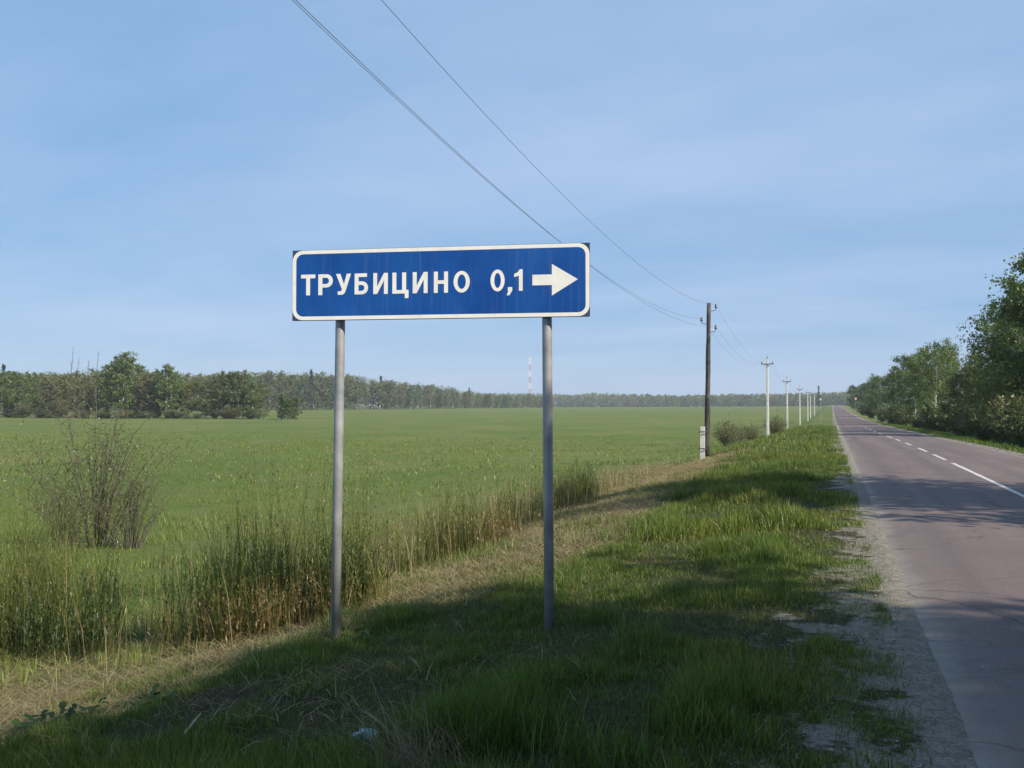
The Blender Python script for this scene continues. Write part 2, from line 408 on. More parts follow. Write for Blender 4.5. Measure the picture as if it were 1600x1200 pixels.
def gravel_zone(x, y):
    w = 0.12 + 1.15 * sstep(11, 6.5, y) * (0.25 + fbm(x, y, 0.5, 3))
    return np.clip(np.maximum(np.maximum(0.56 * sstep(-w - .35, 0.25, x), 0.85 * sstep(0.18, 0.46, x)) * sstep(2, 1, x), sstep(5.8, 6.1, x) * sstep(7.0, 6.5, x) * 0.8), 0, 1)
def verge_zone(x, y):
    return np.clip(np.maximum(sstep(-7.2, -5.6, x), 0) * sstep(70, 35, y), 0, 1)
def set_attr(me, n, v):
    a = me.attributes.new(n, 'FLOAT', 'POINT'); a.data.foreach_set('value', np.ascontiguousarray(v, np.float32).ravel())
set_attr(me, 'z_straw', straw_zone(GX, GY)); set_attr(me, 'z_gravel', gravel_zone(GX, GY)); set_attr(me, 'z_verge', verge_zone(GX, GY))
ground = tag(obj('ground', me), kind='structure')

# road: a cambered sheet with ragged edges
ry = lines([(-120, 0, 24), (0, 40, 500), (40, 150, 130), (150, 500, 90), (500, 1500, 60)])
RX = []; fr = np.linspace(0, 1, 13)
le = 0.5 + (fbm(np.zeros_like(ry), ry, 0.9, 4) - 0.5) * 0.42 + (fbm(np.zeros_like(ry), ry, 4.0, 3) - 0.5) * 0.26; re = 6.1 + (fbm(np.zeros_like(ry) + 9, ry, 1.3, 4) - 0.5) * 0.25
XX = le[:, None] + (re - le)[:, None] * fr[None, :]
YY = np.repeat(ry[:, None], 13, 1)
def road_z(x, y): return zroad(y) + 0.012 + 0.035 * (1 - ((x - 3.3) / 2.8) ** 2)
ZZ = road_z(XX, YY); ZZ[:, 0] -= 0.05; ZZ[:, -1] -= 0.05
I = np.arange(XX.size).reshape(XX.shape)
q = np.stack([I[:-1, :-1], I[:-1, 1:], I[1:, 1:], I[1:, :-1]], -1).reshape(-1, 4)
road = tag(obj('road', raw_mesh('road', np.stack([XX, YY, ZZ], -1).reshape(-1, 3), np.full(len(q), 4), q.ravel(), M['road'], smooth=True)), kind='structure')
# broken centre line
def t_of(Z): return (Z + 3.18 * SA) / CA
dash = [(6.0, 13.6), (15.4, 25.0), (26.5, 29.8), (31.8, 35.0), (38.0, 41.0), (44.0, 47.5)] + [(50 + 9 * k, 55.5 + 9 * k) for k in range(5)]
for z0, z1 in dash:
    ys = np.linspace(t_of(z0), t_of(z1), max(3, int((z1 - z0) / 0.6)))
    jl = (fbm(ys * 0, ys, 4, 2) - .5) * 0.03
    a = np.stack([3.12 + jl, ys, road_z(3.12, ys) + 0.005], 1); b = np.stack([3.23 - jl, ys, road_z(3.23, ys) + 0.005], 1)
    m = MB(); n = len(ys)
    m.add(np.concatenate([a, b]), [(i, n + i, n + i + 1, i + 1) for i in range(n - 1)])
    m.build('lane_marking', M['paint'], road)

# ------------------------------------------------------------------ grass
GREEN = np.array([(0.050, 0.100, 0.016), (0.078, 0.138, 0.022), (0.120, 0.180, 0.032), (0.165, 0.205, 0.045)])
STRAW = np.array([(0.24, 0.20, 0.105), (0.33, 0.28, 0.16), (0.19, 0.145, 0.075)])
def blades(name, x, y, h, w, col, lean, label, az=None, zoff=None):
    n = len(x)
    z = terrain(x, y) - 0.015
    if zoff is not None: z = z + zoff
    az = rng.random(n) * 2 * math.pi if az is None else az
    fa = rng.random(n) * 2 * math.pi
    px, py = np.cos(fa) * w / 2, np.sin(fa) * w / 2
    lx, ly = np.cos(az), np.sin(az)
    B = np.stack([x, y, z], 1)
    P = np.stack([px, py, np.zeros(n)], 1)
    up = np.sqrt(np.maximum(1 - lean ** 2, 0.02))
    mid = B + np.stack([lx * lean * h * 0.38, ly * lean * h * 0.38, h * 0.58 * np.maximum(up, .25)], 1)
    tip = B + np.stack([lx * lean * h, ly * lean * h, h * up], 1)
    V = np.stack([B - P, B + P, mid + P * 0.75, mid - P * 0.75, tip], 1).reshape(-1, 3)
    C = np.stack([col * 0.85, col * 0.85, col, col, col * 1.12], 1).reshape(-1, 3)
    b = np.arange(n)[:, None] * 5
    loops = (b + np.array([[0, 1, 2, 3, 3, 2, 4]])).ravel()
    per = np.tile([4, 3], n)
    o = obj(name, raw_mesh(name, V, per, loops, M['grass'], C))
    return tag(o, label, 'grass', kind='stuff')

def scatter(n, x0, x1, y0, y1):
    x = rng.uniform(x0, x1, n); y = rng.uniform(y0, y1, n)
    X, Z = cam_xz(x, y)
    k = (np.abs(X) < 0.60 * Z + 1.0) & (Z > 2.6)
    return x[k], y[k]
def pick(pal, n):
    i = rng.integers(0, len(pal), n); j = rng.integers(0, len(pal), n); f = rng.random(n)[:, None]
    return (pal[i] * f + pal[j] * (1 - f)) * rng.uniform(0.8, 1.25, n)[:, None]
def bare_soil(x, y):
    """worn brown patches of the near bank"""
    n = fbm(x + 5, y + 3, 0.75, 4)
    s = 0.8 * sstep(0.52, 0.66, n) * sstep(-1.6, -2.3, x) * sstep(8.0, 5.5, y)
    return np.clip(np.maximum(s, np.exp(-((x + 2.55) / .45) ** 2 - ((y - 5.15) / .22) ** 2)), 0, 1)
WEED_EDGE = lambda x, y: -5.35 + (fbm(x * 0 + 3, y, 0.45, 3) - 0.5) * 1.2 - 0.85 * sstep(9, 5, y) - 0.5 * sstep(17, 24, y)

def verge_grass(name, n, x0, x1, y0, y1, hh, ww, label):
    x, y = scatter(n, x0, x1, y0, y1)
    tuft = fbm(x, y, 1.6, 3); big = fbm(x + 31, y + 11, 0.5, 3)
    g = gravel_zone(x, y); s = straw_zone(x, y); b = bare_soil(x, y)
    dens = (1 - 0.90 * sstep(0.35, 0.9, g + (fbm(x, y, 2.2, 4) - .5) * 1.1)) * (1 - 0.82 * s) * (1 - 0.70 * b) * (0.45 + 0.55 * sstep(0.38, 0.56, tuft))
    dens = dens * (x < 0.42)
    for u_, Z_, r_ in ((655, 4.35, .24), (575, 4.72, .16), (300, 4.95, .12)):
        qx, qy = pix(u_, Z_); qx2, qy2 = pix(u_, Z_ - .35)
        dens = dens * sstep(r_ * .5, r_ * 1.2, np.minimum(np.hypot(x - qx, y - qy), np.hypot(x - qx2, y - qy2) * 1.3))
    k = rng.random(len(x)) < dens
    x, y, tuft, big, s = x[k], y[k], tuft[k], big[k], s[k]
    n = len(x)
    h = hh * (0.35 + 0.5 * rng.random(n)) * (0.35 + 1.5 * sstep(0.34, 0.68, tuft)) * (0.6 + 0.8 * sstep(0.35, 0.65, big)) * (1 - 0.45 * s) * (1 - 0.5 * sstep(-0.9, 0.1, x))
    col = pick(GREEN, n); dry = rng.random(n) < (0.05 + 0.55 * s + 0.10 * sstep(0.55, 0.35, big))
    col[dry] = pick(STRAW, dry.sum())
    yel = sstep(0.45, 0.7, fbm(x - 20, y, 0.3, 3))[:, None]
    col = col * (1 + yel * np.array([[0.35, 0.12, 0.1]]))
    blades(name, x, y, h, ww * rng.uniform(0.6, 1.3, n), col, np.clip(rng.normal(0.35, 0.22, n) + 0.3 * dry, 0.02, 0.93), label)

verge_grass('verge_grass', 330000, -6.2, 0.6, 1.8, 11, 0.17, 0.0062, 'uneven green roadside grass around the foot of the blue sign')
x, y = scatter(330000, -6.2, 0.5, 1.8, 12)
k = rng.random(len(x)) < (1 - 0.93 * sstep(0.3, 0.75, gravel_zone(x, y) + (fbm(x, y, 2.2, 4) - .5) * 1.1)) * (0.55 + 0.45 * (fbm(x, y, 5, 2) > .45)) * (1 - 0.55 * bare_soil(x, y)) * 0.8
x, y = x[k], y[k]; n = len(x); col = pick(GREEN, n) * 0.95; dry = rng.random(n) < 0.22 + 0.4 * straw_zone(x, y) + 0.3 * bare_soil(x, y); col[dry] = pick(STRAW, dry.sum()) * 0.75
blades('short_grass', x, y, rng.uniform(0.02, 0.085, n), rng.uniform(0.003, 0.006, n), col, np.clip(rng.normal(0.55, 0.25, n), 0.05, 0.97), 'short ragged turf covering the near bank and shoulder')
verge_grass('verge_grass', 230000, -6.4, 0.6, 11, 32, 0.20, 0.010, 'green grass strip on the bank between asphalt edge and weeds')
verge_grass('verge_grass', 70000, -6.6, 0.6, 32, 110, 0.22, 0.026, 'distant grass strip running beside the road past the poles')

x = rng.uniform(6.25, 10.5, 60000); y = rng.uniform(24, 150, 60000); k = rng.random(60000) < sstep(0.3, 0.6, fbm(x, y, 0.5, 3)) * (0.3 + 0.7 * sstep(6.2, 7.2, x)); x, y = x[k], y[k]; n = len(x)
blades('verge_grass', x, y, rng.uniform(0.06, 0.22, n) * (1 + sstep(7, 9.5, x)), rng.uniform(0.015, 0.03, n), pick(GREEN, n), np.clip(rng.normal(0.35, 0.2, n), 0.02, 0.9), 'narrow strip of grass between the asphalt and the roadside wood')
def field_grass(name, n, x0, x1, y0, y1, hh, ww, label):
    x, y = scatter(n, x0, x1, y0, y1)
    big = fbm(x, y, 0.12, 4); t = fbm(x + 8, y, 0.8, 3)
    k = (x < WEED_EDGE(x, y) - 0.4) & (rng.random(len(x)) < (0.25 + 0.75 * sstep(0.35, 0.6, t)) * sstep(y1, y0 + 0.35 * (y1 - y0), y))
    x, y, big, t = x[k], y[k], big[k], t[k]; n = len(x)
    h = hh * rng.uniform(0.4, 1.0, n) * (0.5 + sstep(0.35, 0.65, t)) * (1 - 0.6 * sstep(y0 + 0.3 * (y1 - y0), y1, y))
    col = pick(GREEN, n) * np.array([[1.40, 1.30, 1.35]])
    dry = rng.random(n) < 0.06 + 0.30 * sstep(0.50, 0.66, big); col[dry] = pick(STRAW, dry.sum()) * 0.8
    blades(name, x, y, h, ww * rng.uniform(0.6, 1.3, n), col, np.clip(rng.normal(0.35, 0.2, n), 0.02, 0.9), label)
field_grass('field_grass', 130000, -26, -5.5, 3, 32, 0.15, 0.011, 'fresh green meadow grass just behind the tall weeds')
field_grass('field_grass', 170000, -95, -5.5, 25, 120, 0.14, 0.034, 'flat green meadow grass stretching out towards the wood')

# straw lying flat along the foot of the bank
x, y = scatter(190000, -9.5, -1.4, 2.6, 40)
k = rng.random(len(x)) < straw_zone(x, y) * 0.95 + 0.03 + 0.35 * bare_soil(x, y); x, y = x[k], y[k]; n = len(x)
o = blades('dry_straw', x, y, rng.uniform(0.06, 0.30, n), rng.uniform(0.003, 0.007, n) * (1 + y / 22), pick(STRAW, n), rng.uniform(0.93, 0.998, n), 'pale dry straw lying flat along the foot of the bank', zoff=rng.uniform(0.015, 0.06, n))
o['category'] = 'straw'

# ------------------------------------------------------------------ tall weeds on the ditch edge
def weeds(name, x, y, hs, pal, stem_pal, label, nleaf=20, leaf=0.062, wst=0.0055, cat='weeds'):
    n = len(x); z = terrain(x, y) - 0.03
    Vs = []; Cs = []; loops = []; per = []; base = 0
    az = rng.random(n) * 6.283; ln = rng.normal(0, 0.15, n) 
    top = np.stack([x + np.cos(az) * ln * hs * 1.4, y + np.sin(az) * ln * hs * 1.4, z + hs], 1)
    B = np.stack([x, y, z], 1)
    wf = wst * (1 + np.maximum(y - 8, 0) / 18)
    fa = rng.random(n) * 6.283
    P = np.stack([np.cos(fa), np.sin(fa), np.zeros(n)], 1) * (wf / 2)[:, None]
    mid = B * 0.5 + top * 0.5 + np.stack([np.cos(az) * ln * -0.2, np.sin(az) * ln * -0.2, np.zeros(n)], 1)
    V = np.stack([B - P, B + P, mid + P * .8, mid - P * .8, top + P * .4, top - P * .4], 1).reshape(-1, 3)
    sc = pick(stem_pal, n); gc = pick(pal, n)
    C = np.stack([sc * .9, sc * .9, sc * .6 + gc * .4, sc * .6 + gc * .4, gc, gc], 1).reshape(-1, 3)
    lo = (np.arange(n)[:, None] * 6 + np.array([[0, 1, 2, 3, 3, 2, 4, 5]])).ravel()
    Vs.append(V); Cs.append(C); loops.append(lo); per.append(np.full(2 * n, 4)); base = 6 * n
    # leaves: folded diamonds up the stem
    m = n * nleaf; si = np.repeat(np.arange(n), nleaf)
    f = rng.uniform(0.22, 1.0, m) ** 0.8
    o = B[si] + (top - B)[si] * f[:, None]
    la = rng.random(m) * 6.283; el = rng.uniform(0.35, 1.35, m)
    L = leaf * rng.uniform(0.5, 1.2, m) * (1.15 - 0.5 * f) * (1 + np.maximum(y[si] - 8, 0) / 40)
    d = np.stack([np.cos(la) * np.cos(el), np.sin(la) * np.cos(el), np.sin(el)], 1)
    s = np.stack([-np.sin(la), np.cos(la), np.zeros(m)], 1)
    LW = L * rng.uniform(0.07, 0.13, m)
    a = o; b = o + d * (L * .45)[:, None] + s * LW[:, None] ; c = o + d * L[:, None]; e = o + d * (L * .45)[:, None] - s * LW[:, None]
    V = np.stack([a, b, c, e], 1).reshape(-1, 3)
    lc = pick(pal, m) * (0.75 + 0.5 * gc[si].mean(1, keepdims=True) / gc.mean())
    low = f < 0.4
    mixl = low & (rng.random(m) < 0.5); lc[mixl] = pick(stem_pal, mixl.sum())
    C = np.repeat(lc, 4, 0)
    lo = base + np.arange(4 * m)
    Vs.append(V); Cs.append(C); loops.append(lo); per.append(np.full(m, 4))
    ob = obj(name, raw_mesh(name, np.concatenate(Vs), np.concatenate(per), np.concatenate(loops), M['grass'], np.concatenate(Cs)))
    return tag(ob, label, cat, kind='stuff')

WGREEN = np.array([(0.108, 0.140, 0.032), (0.140, 0.165, 0.042), (0.080, 0.120, 0.024), (0.185, 0.185, 0.058)])
WSTEM = np.array([(0.18, 0.13, 0.055), (0.24, 0.19, 0.09), (0.16, 0.10, 0.045), (0.12, 0.14, 0.045), (0.12, 0.14, 0.045)])
# column, distance, half width across the view (m), half depth (m), height, thickness of growth
CLUMPS = [(5, 10.2, .95, .48, 1.30, 1.2), (112, 9.8, .45, .36, 1.12, 1.1), (-140, 9.6, .9, .5, 1.1, 1.0), (325, 9.7, .45, .36, 1.0, 1.1), (410, 9.5, .52, .44, 1.28, 1.4), (495, 9.6, .48, .46, 1.42, 1.4), (550, 10.0, .30, .40, 1.30, 1.2),
          (640, 13.2, .32, .34, .75, .8), (705, 14.0, .50, .44, 1.08, 1.1), (772, 16.2, .38, .42, .9, .8), (826, 19.0, .4, .5, .80, .7), (888, 22, .6, .8, 1.0, 1.0), (925, 26, .5, .8, .6, .4), (250, 10.6, .3, .25, .4, .3), (200, 12.5, .5, .35, .42, .25), (590, 16.5, .5, .5, .42, .25)]
def clump_field(x, y):
    X, Z = cam_xz(x, y); d = np.zeros_like(X); h = np.zeros_like(X)
    wx = (fbm(x, y, 1.6, 3) - .5) * .6; wz = (fbm(x + 9, y, 1.6, 3) - .5) * .6
    for u, zc_, rx_, rz_, hh_, dd_ in CLUMPS:
        e_ = ((X + wx - (u - 800) / FPX * zc_) / rx_) ** 2 + ((Z + wz - zc_) / rz_) ** 2
        g_ = dd_ * sstep(1.9, .35, e_); h = np.maximum(h, hh_ * sstep(2.4, .1, e_) ** .5 * (g_ > 0)); d = np.maximum(d, g_)
    return d, h
x, y = scatter(90000, -13, -4.0, 2.5, 30)
cl = fbm(x, y, 2.2, 3); dens, hc = clump_field(x, y)
k = rng.random(len(x)) < dens * (0.35 + 0.65 * sstep(0.35, 0.6, cl)) * 0.62; x, y, hc, cl = x[k], y[k], hc[k], cl[k]
hs = hc * rng.uniform(0.45, 1.15, len(x)) * (0.95 + 0.45 * sstep(0.35, 0.65, cl))
weeds('tall_weeds', x, y, hs, WGREEN, WSTEM, 'dense stand of tall olive green weeds on the ditch edge')
# coarse tall grass growing through the weeds
x, y = scatter(260000, -13, -4.0, 2.5, 34); dens, hc = clump_field(x, y); cl = fbm(x, y, 2.2, 3)
k = rng.random(len(x)) < dens * (0.25 + 0.75 * sstep(0.35, 0.6, cl)) * 0.85
x, y, cl, hc = x[k], y[k], cl[k], hc[k]; n = len(x)
col = pick(WGREEN, n); dry = rng.random(n) < 0.13; col[dry] = pick(STRAW, dry.sum())
hs = hc * rng.uniform(0.3, 1.05, n) * (0.9 + 0.45 * sstep(0.35, 0.65, cl))
blades('tall_grass', x, y, hs, rng.uniform(0.004, 0.009, n) * (1 + np.maximum(y - 8, 0) / 22), col, np.clip(rng.normal(0.3, 0.2, n), 0.01, 0.9), 'coarse yellowish tall grass growing through the weed stand')
# rust coloured patches of last year's stems
def blob(cx, cy, sx, sy, n): return rng.normal(cx, sx, n), rng.normal(cy, sy, n)
RUST = np.array([(0.16, 0.105, 0.042), (0.20, 0.145, 0.065), (0.13, 0.10, 0.035)])
bx1, by1 = pix(430, 9.3); bx2, by2 = pix(725, 14.5)
xa, ya = blob(bx1, by1, 0.45, 0.30, 240); xb, yb = blob(bx2, by2, 0.55, 0.5, 300)
weeds('rusty_weeds', xa, ya, rng.uniform(0.3, 0.7, 240), RUST, RUST, 'rust brown patch of weed stems beside the sign post', 10, 0.07, cat='weeds')
weeds('rusty_weeds', xb, yb, rng.uniform(0.35, 0.8, 300), RUST, RUST, 'rust brown patch of weed stems between the two sign posts', 10, 0.075, cat='weeds')
# darker leafy clumps
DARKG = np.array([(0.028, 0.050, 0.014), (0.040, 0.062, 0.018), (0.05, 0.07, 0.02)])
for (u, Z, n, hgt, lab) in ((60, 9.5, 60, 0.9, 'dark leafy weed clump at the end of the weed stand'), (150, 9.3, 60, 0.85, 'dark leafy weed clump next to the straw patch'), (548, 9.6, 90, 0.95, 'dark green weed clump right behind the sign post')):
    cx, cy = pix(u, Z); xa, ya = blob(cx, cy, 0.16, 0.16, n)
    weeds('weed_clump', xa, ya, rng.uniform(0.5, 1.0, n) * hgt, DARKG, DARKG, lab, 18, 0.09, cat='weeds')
# pale dry stalks standing among the weeds
x, y = scatter(1500, -9, -3.2, 4, 28); k = x < WEED_EDGE(x, y) + 0.5; x, y = x[k], y[k]; n = len(x)
o = blades('dry_stalks', x, y, rng.uniform(0.3, 1.05, n), rng.uniform(0.004, 0.007, n) * (1 + y / 20), pick(STRAW, n), np.clip(rng.normal(0.18, 0.12, n), 0, .6), 'thin pale dry stalks standing among the tall weeds'); o['category'] = 'stalks'

# ------------------------------------------------------------------ the blue direction sign
ZL, ZR = 7.37, 7.00
Lx, Ly = w2((456 - 800) / FPX * ZL, ZL); Rx, Ry = w2((922 - 800) / FPX * ZR, ZR)
SW = math.hypot(Rx - Lx, Ry - Ly); SHT = 0.586
s_ang = math.atan2(Ry - Ly, Rx - Lx)
sx, sy = (Lx + Rx) / 2, (Ly + Ry) / 2
BOT = CAM_H + (HORIZON - 501) * ZL / FPX
gz0 = float(terrain(sx, sy))
sign = empty('road_sign', (sx, sy, gz0), s_ang)
tag(sign, 'wide blue direction sign with white lettering and arrow on two grey posts', 'road sign')
PB = BOT - gz0                                   # panel bottom in the sign's own frame
def sfrac(u):
    """fraction along the panel of a photo column"""
    k = (u - 800.0) / FPX
    xl = (456 - 800) / FPX * ZL; xr = (922 - 800) / FPX * ZR
    return (k * ZL - xl) / ((xr - xl) - k * (ZR - ZL))
def zoomx(zx): return sfrac(430 + zx * 520.0 / 1600.0) * SW - SW / 2

panel = MB()
hw = SW / 2; T = 0.018
panel.box((0, T / 2, PB + SHT / 2), (SW, T, SHT))
panel.box((0, T + 0.012, PB + 0.004), (SW - 0.02, 0.024, 0.006)); panel.box((0, T + 0.012, PB + SHT - 0.004), (SW - 0.02, 0.024, 0.006))
panel_o = panel.build('panel', M['panel_back'], sign)
def rrect(w, h, r, n=8):
    p = []
    for cx, cz, a0 in ((w / 2 - r, h / 2 - r, 0), (-w / 2 + r, h / 2 - r, 90), (-w / 2 + r, -h / 2 + r, 180), (w / 2 - r, -h / 2 + r, 270)):
        for i in range(n + 1):
            a = math.radians(a0 + 90 * i / n); p.append((cx + r * math.cos(a), cz + r * math.sin(a)))
    return p
# white border ring and the blue face inside it
outer = rrect(SW - 0.004, SHT - 0.006, 0.088); inner = rrect(SW - 0.066, SHT - 0.066, 0.062)
n = len(outer); mb = MB()
mb.add([(a, -0.0022, b + PB + SHT / 2) for a, b in outer] + [(a, -0.0022, b + PB + SHT / 2) for a, b in inner], [(i, (i + 1) % n, n + (i + 1) % n, n + i) for i in range(n)])
mb.build('border', M['white_film'], panel_o)
mb = MB(); mb.add([(a, -0.0012, b + PB + SHT / 2) for a, b in rrect(SW - 0.06, SHT - 0.06, 0.064)], [tuple(range(n))])
mb.build('blue_face', M['blue'], panel_o)

def arc(cx, cy, rx, ry, a0, a1, n=10):
    return [(cx + rx * math.cos(math.radians(a0 + (a1 - a0) * i / n)), cy + ry * math.sin(math.radians(a0 + (a1 - a0) * i / n))) for i in range(n + 1)]
G = {
 'te': [[(0, 1), (.68, 1), (.68, .82), (.435, .82), (.435, 0), (.245, 0), (.245, .82), (0, .82)]],
 'er': [[(0, 0), (.19, 0), (.19, .36)] + arc(.38, .68, .30, .32, -90, 90) + [(0, 1)], [(.19, .53)] + arc(.36, .68, .14, .15, -90, 90) + [(.19, .83)]],
 'u': [[(0, 1), (.21, 1), (.385, .50), (.52, 1), (.72, 1), (.47, .20), (.415, .07), (.32, 0), (.09, 0), (.09, .165), (.22, .165), (.27, .20), (.285, .27)]],
 'be': [[(0, 0)] + arc(.36, .31, .30, .31, -90, 90) + [(.19, .62), (.19, .83), (.60, .83), (.60, 1), (0, 1)], [(.19, .16)] + arc(.35, .31, .13, .14, -90, 90) + [(.19, .45)]],
 'i': [[(0, 1), (.19, 1), (.19, .36), (.53, 1), (.72, 1), (.72, 0), (.53, 0), (.53, .64), (.19, 0), (0, 0)]],
 'tse': [[(0, 1), (.19, 1), (.19, .17), (.47, .17), (.47, 1), (.66, 1), (.66, .17), (.78, .17), (.78, -.22), (.60, -.22), (.60, 0), (0, 0)]],
 'en': [[(0, 0), (.19, 0), (.19, .42), (.49, .42), (.49, 0), (.68, 0), (.68, 1), (.49, 1), (.49, .59), (.19, .59), (.19, 1), (0, 1)]],
 'o': [arc(.39, .5, .39, .51, 0, 360, 36)[:-1], arc(.39, .5, .20, .34, 0, 360, 36)[:-1]],
 'zero': [arc(.33, .5, .33, .51, 0, 360, 36)[:-1], arc(.33, .5, .155, .35, 0, 360, 36)[:-1]],
 'comma': [[(.05, .18), (.25, .18), (.25, .02), (.12, -.20), (0, -.20), (.07, 0), (.05, 0)]],
 'one': [[(.24, 0), (.43, 0), (.43, 1), (.28, 1), (.22, .90), (.12, .83), (0, .79), (0, .64), (.24, .70)]],
 'arrow': [[(0, .333), (.43, .333), (.43, 0), (1, .5), (.43, 1), (.43, .667), (0, .667)]],
}
def flat_glyph(name, loops, x0, x1, zb, zt, parent, lab=None, base=(0.0, 1.0)):
    xs = [p[0] for p in loops[0]]; wx = max(xs) - min(xs); mx = min(xs)
    cu = bpy.data.curves.new(name, 'CURVE'); cu.dimensions = '2D'; cu.fill_mode = 'BOTH'; cu.extrude = 0.0006
    for lp in loops:
        sp = cu.splines.new('POLY'); sp.points.add(len(lp) - 1); sp.use_cyclic_u = True
        for pt, (a, b) in zip(sp.points, lp):
            pt.co = (x0 + (a - mx) / wx * (x1 - x0), zb + b * (zt - zb), 0, 1)
    tmp = bpy.data.objects.new('tmp', cu); COL.objects.link(tmp)
    dg = bpy.context.evaluated_depsgraph_get(); dg.update()
    me = bpy.data.meshes.new_from_object(tmp.evaluated_get(dg)); me.name = name
    bpy.data.objects.remove(tmp); bpy.data.curves.remove(cu)
    nv = len(me.vertices); c = np.zeros(nv * 3, np.float32); me.vertices.foreach_get('co', c); c = c.reshape(-1, 3)
    c = np.stack([c[:, 0], -0.0024 - c[:, 2], c[:, 1]], 1); me.vertices.foreach_set('co', c.ravel())
    me.materials.clear(); me.materials.append(M['white_film']); me.update()
    o = obj(name, me, parent)
    if lab: o['label'] = lab
    return o
zb, zt = PB + 0.357 * SHT, PB + 0.652 * SHT
for g, a, b in (('te', 122, 190), ('er', 205, 275), ('u', 290, 362), ('be', 380, 445), ('i', 470, 540), ('tse', 562, 640), ('i', 660, 732), ('en', 762, 830), ('o', 857, 935)):
    flat_glyph('letter', G[g], zoomx(a), zoomx(b), zb, zt, panel_o)
for g, a, b in (('zero', 1035, 1103), ('one', 1149, 1190)):
    flat_glyph('digit', G[g], zoomx(a), zoomx(b), zb + 0.004, zt + 0.004, panel_o)
flat_glyph('comma', G['comma'], zoomx(1113), zoomx(1140), zb + 0.004, zt + 0.004, panel_o)
flat_glyph('arrow', G['arrow'], zoomx(1237), zoomx(1456), PB + 0.290 * SHT, PB + 0.722 * SHT, panel_o, 'white arrow pointing right')
PR = 0.040
for u, lean in ((526, -0.030), (853, 0.016)):
    px_ = sfrac(u) * SW - SW / 2
    wx = sx + px_ * math.cos(s_ang); wy = sy + px_ * math.sin(s_ang)
    zg = float(terrain(wx, wy)) - gz0 - 0.25
    m = MB(); yb_ = T + 0.024 + PR
    zs = np.array([zg, PB * 0.5, PB, PB + SHT - 0.03]); xs = px_ + lean * (PB - zs) / PB
    m.tube(np.stack([xs, np.full(4, yb_), zs], 1), PR, 20)
    post = m.build('post', M['steel'], sign, smooth=False)
    post.data.polygons.foreach_set('use_smooth', np.array([len(p.vertices) == 4 for p in post.data.polygons]))
    for zz_ in (PB + 0.07, PB + SHT - 0.10):
        m = MB(); m.box((px_ , T + 0.018, zz_), (0.14, 0.030, 0.035)); m.box((px_, yb_ + PR + 0.004, zz_), (0.10, 0.006, 0.035))
        m.build('clamp', M['dark_steel'], post)

# ------------------------------------------------------------------ poles and wires
LINE_X = -5.35
POLE_Y = [0.6, 40.6, 82.0, 125.0, 172.0, 214.0, 255.0, 297.0]
heads = []                                     # three wire points per pole
def insulator(mb_parent, x, y, z, s=1.0):
    m = MB(); m.tube([(x, y, z), (x, y, z + .05 * s), (x, y, z + .06 * s), (x, y, z + .12 * s), (x, y, z + .15 * s)], np.array([.035, .05, .03, .042, .02]) * s, 10)
    return m.build('insulator', M['insulator'], mb_parent, smooth=True)
def wooden_pole(y, label, tilt, up=0.0, hooks=((1, 6.80), (-1, 6.22), (1, 5.85))):
    g = float(terrain(LINE_X, y)) + up; e = empty('utility_pole', (LINE_X, y, g)); tag(e, label, 'utility pole', 'poles of the overhead line')
    m = MB(); zs = np.linspace(0.12 - up, 7.05, 14); wob = (fbm(zs, zs * 0 + y, 0.6, 2) - .5) * .06
    m.tube(np.stack([tilt * zs / 7 + wob, 0.12 + 0 * zs, zs], 1), np.linspace(.135, .085, 14) * (1 + .05 * np.sin(zs * 9)), 12)
    pl = m.build('pole', M['old_wood'], e, smooth=True)
    m = MB(); m.add([(-.29, -.11, -1.9), (-.07, -.11, -1.9), (-.07, .09, -1.9), (-.29, .09, -1.9), (-.24, -.10, 1.45), (-.05, -.10, 1.45), (-.05, .08, 1.45), (-.24, .08, 1.45)], [(0, 3, 2, 1), (4, 5, 6, 7), (0, 1, 5, 4), (1, 2, 6, 5), (2, 3, 7, 6), (3, 0, 4, 7)])
    m.build('concrete_stub', M['concrete'], e)
    for zz_ in (0.45, 1.2):
        m = MB(); a = np.linspace(0, 2 * math.pi, 25); m.tube(np.stack([-.085 + .235 * np.cos(a), .06 + .24 * np.sin(a), zz_ + .012 * np.sin(3 * a)], 1), 0.012, 5, cap=False)
        m.tube(np.stack([-.085 + .235 * np.cos(a), .06 + .24 * np.sin(a), zz_ + .035 + 0 * a], 1), 0.012, 5, cap=False)
        m.build('wire_binding', M['dark_steel'], e)
    pts = []
    for side, zz_ in hooks:
        m = MB(); x0 = tilt * zz_ / 7
        m.tube([(x0, .12, zz_ - .12), (x0 + side * .20, .12, zz_ - .12), (x0 + side * .30, .12, zz_ - .09), (x0 + side * .32, .12, zz_)], .014, 6)
        hk = m.build('hook', M['dark_steel'], e); insulator(hk, x0 + side * .32, .12, zz_, 1.25)
        pts.append((LINE_X + x0 + side * .32, y + .12, g + zz_ + .13))
    heads.append(pts)
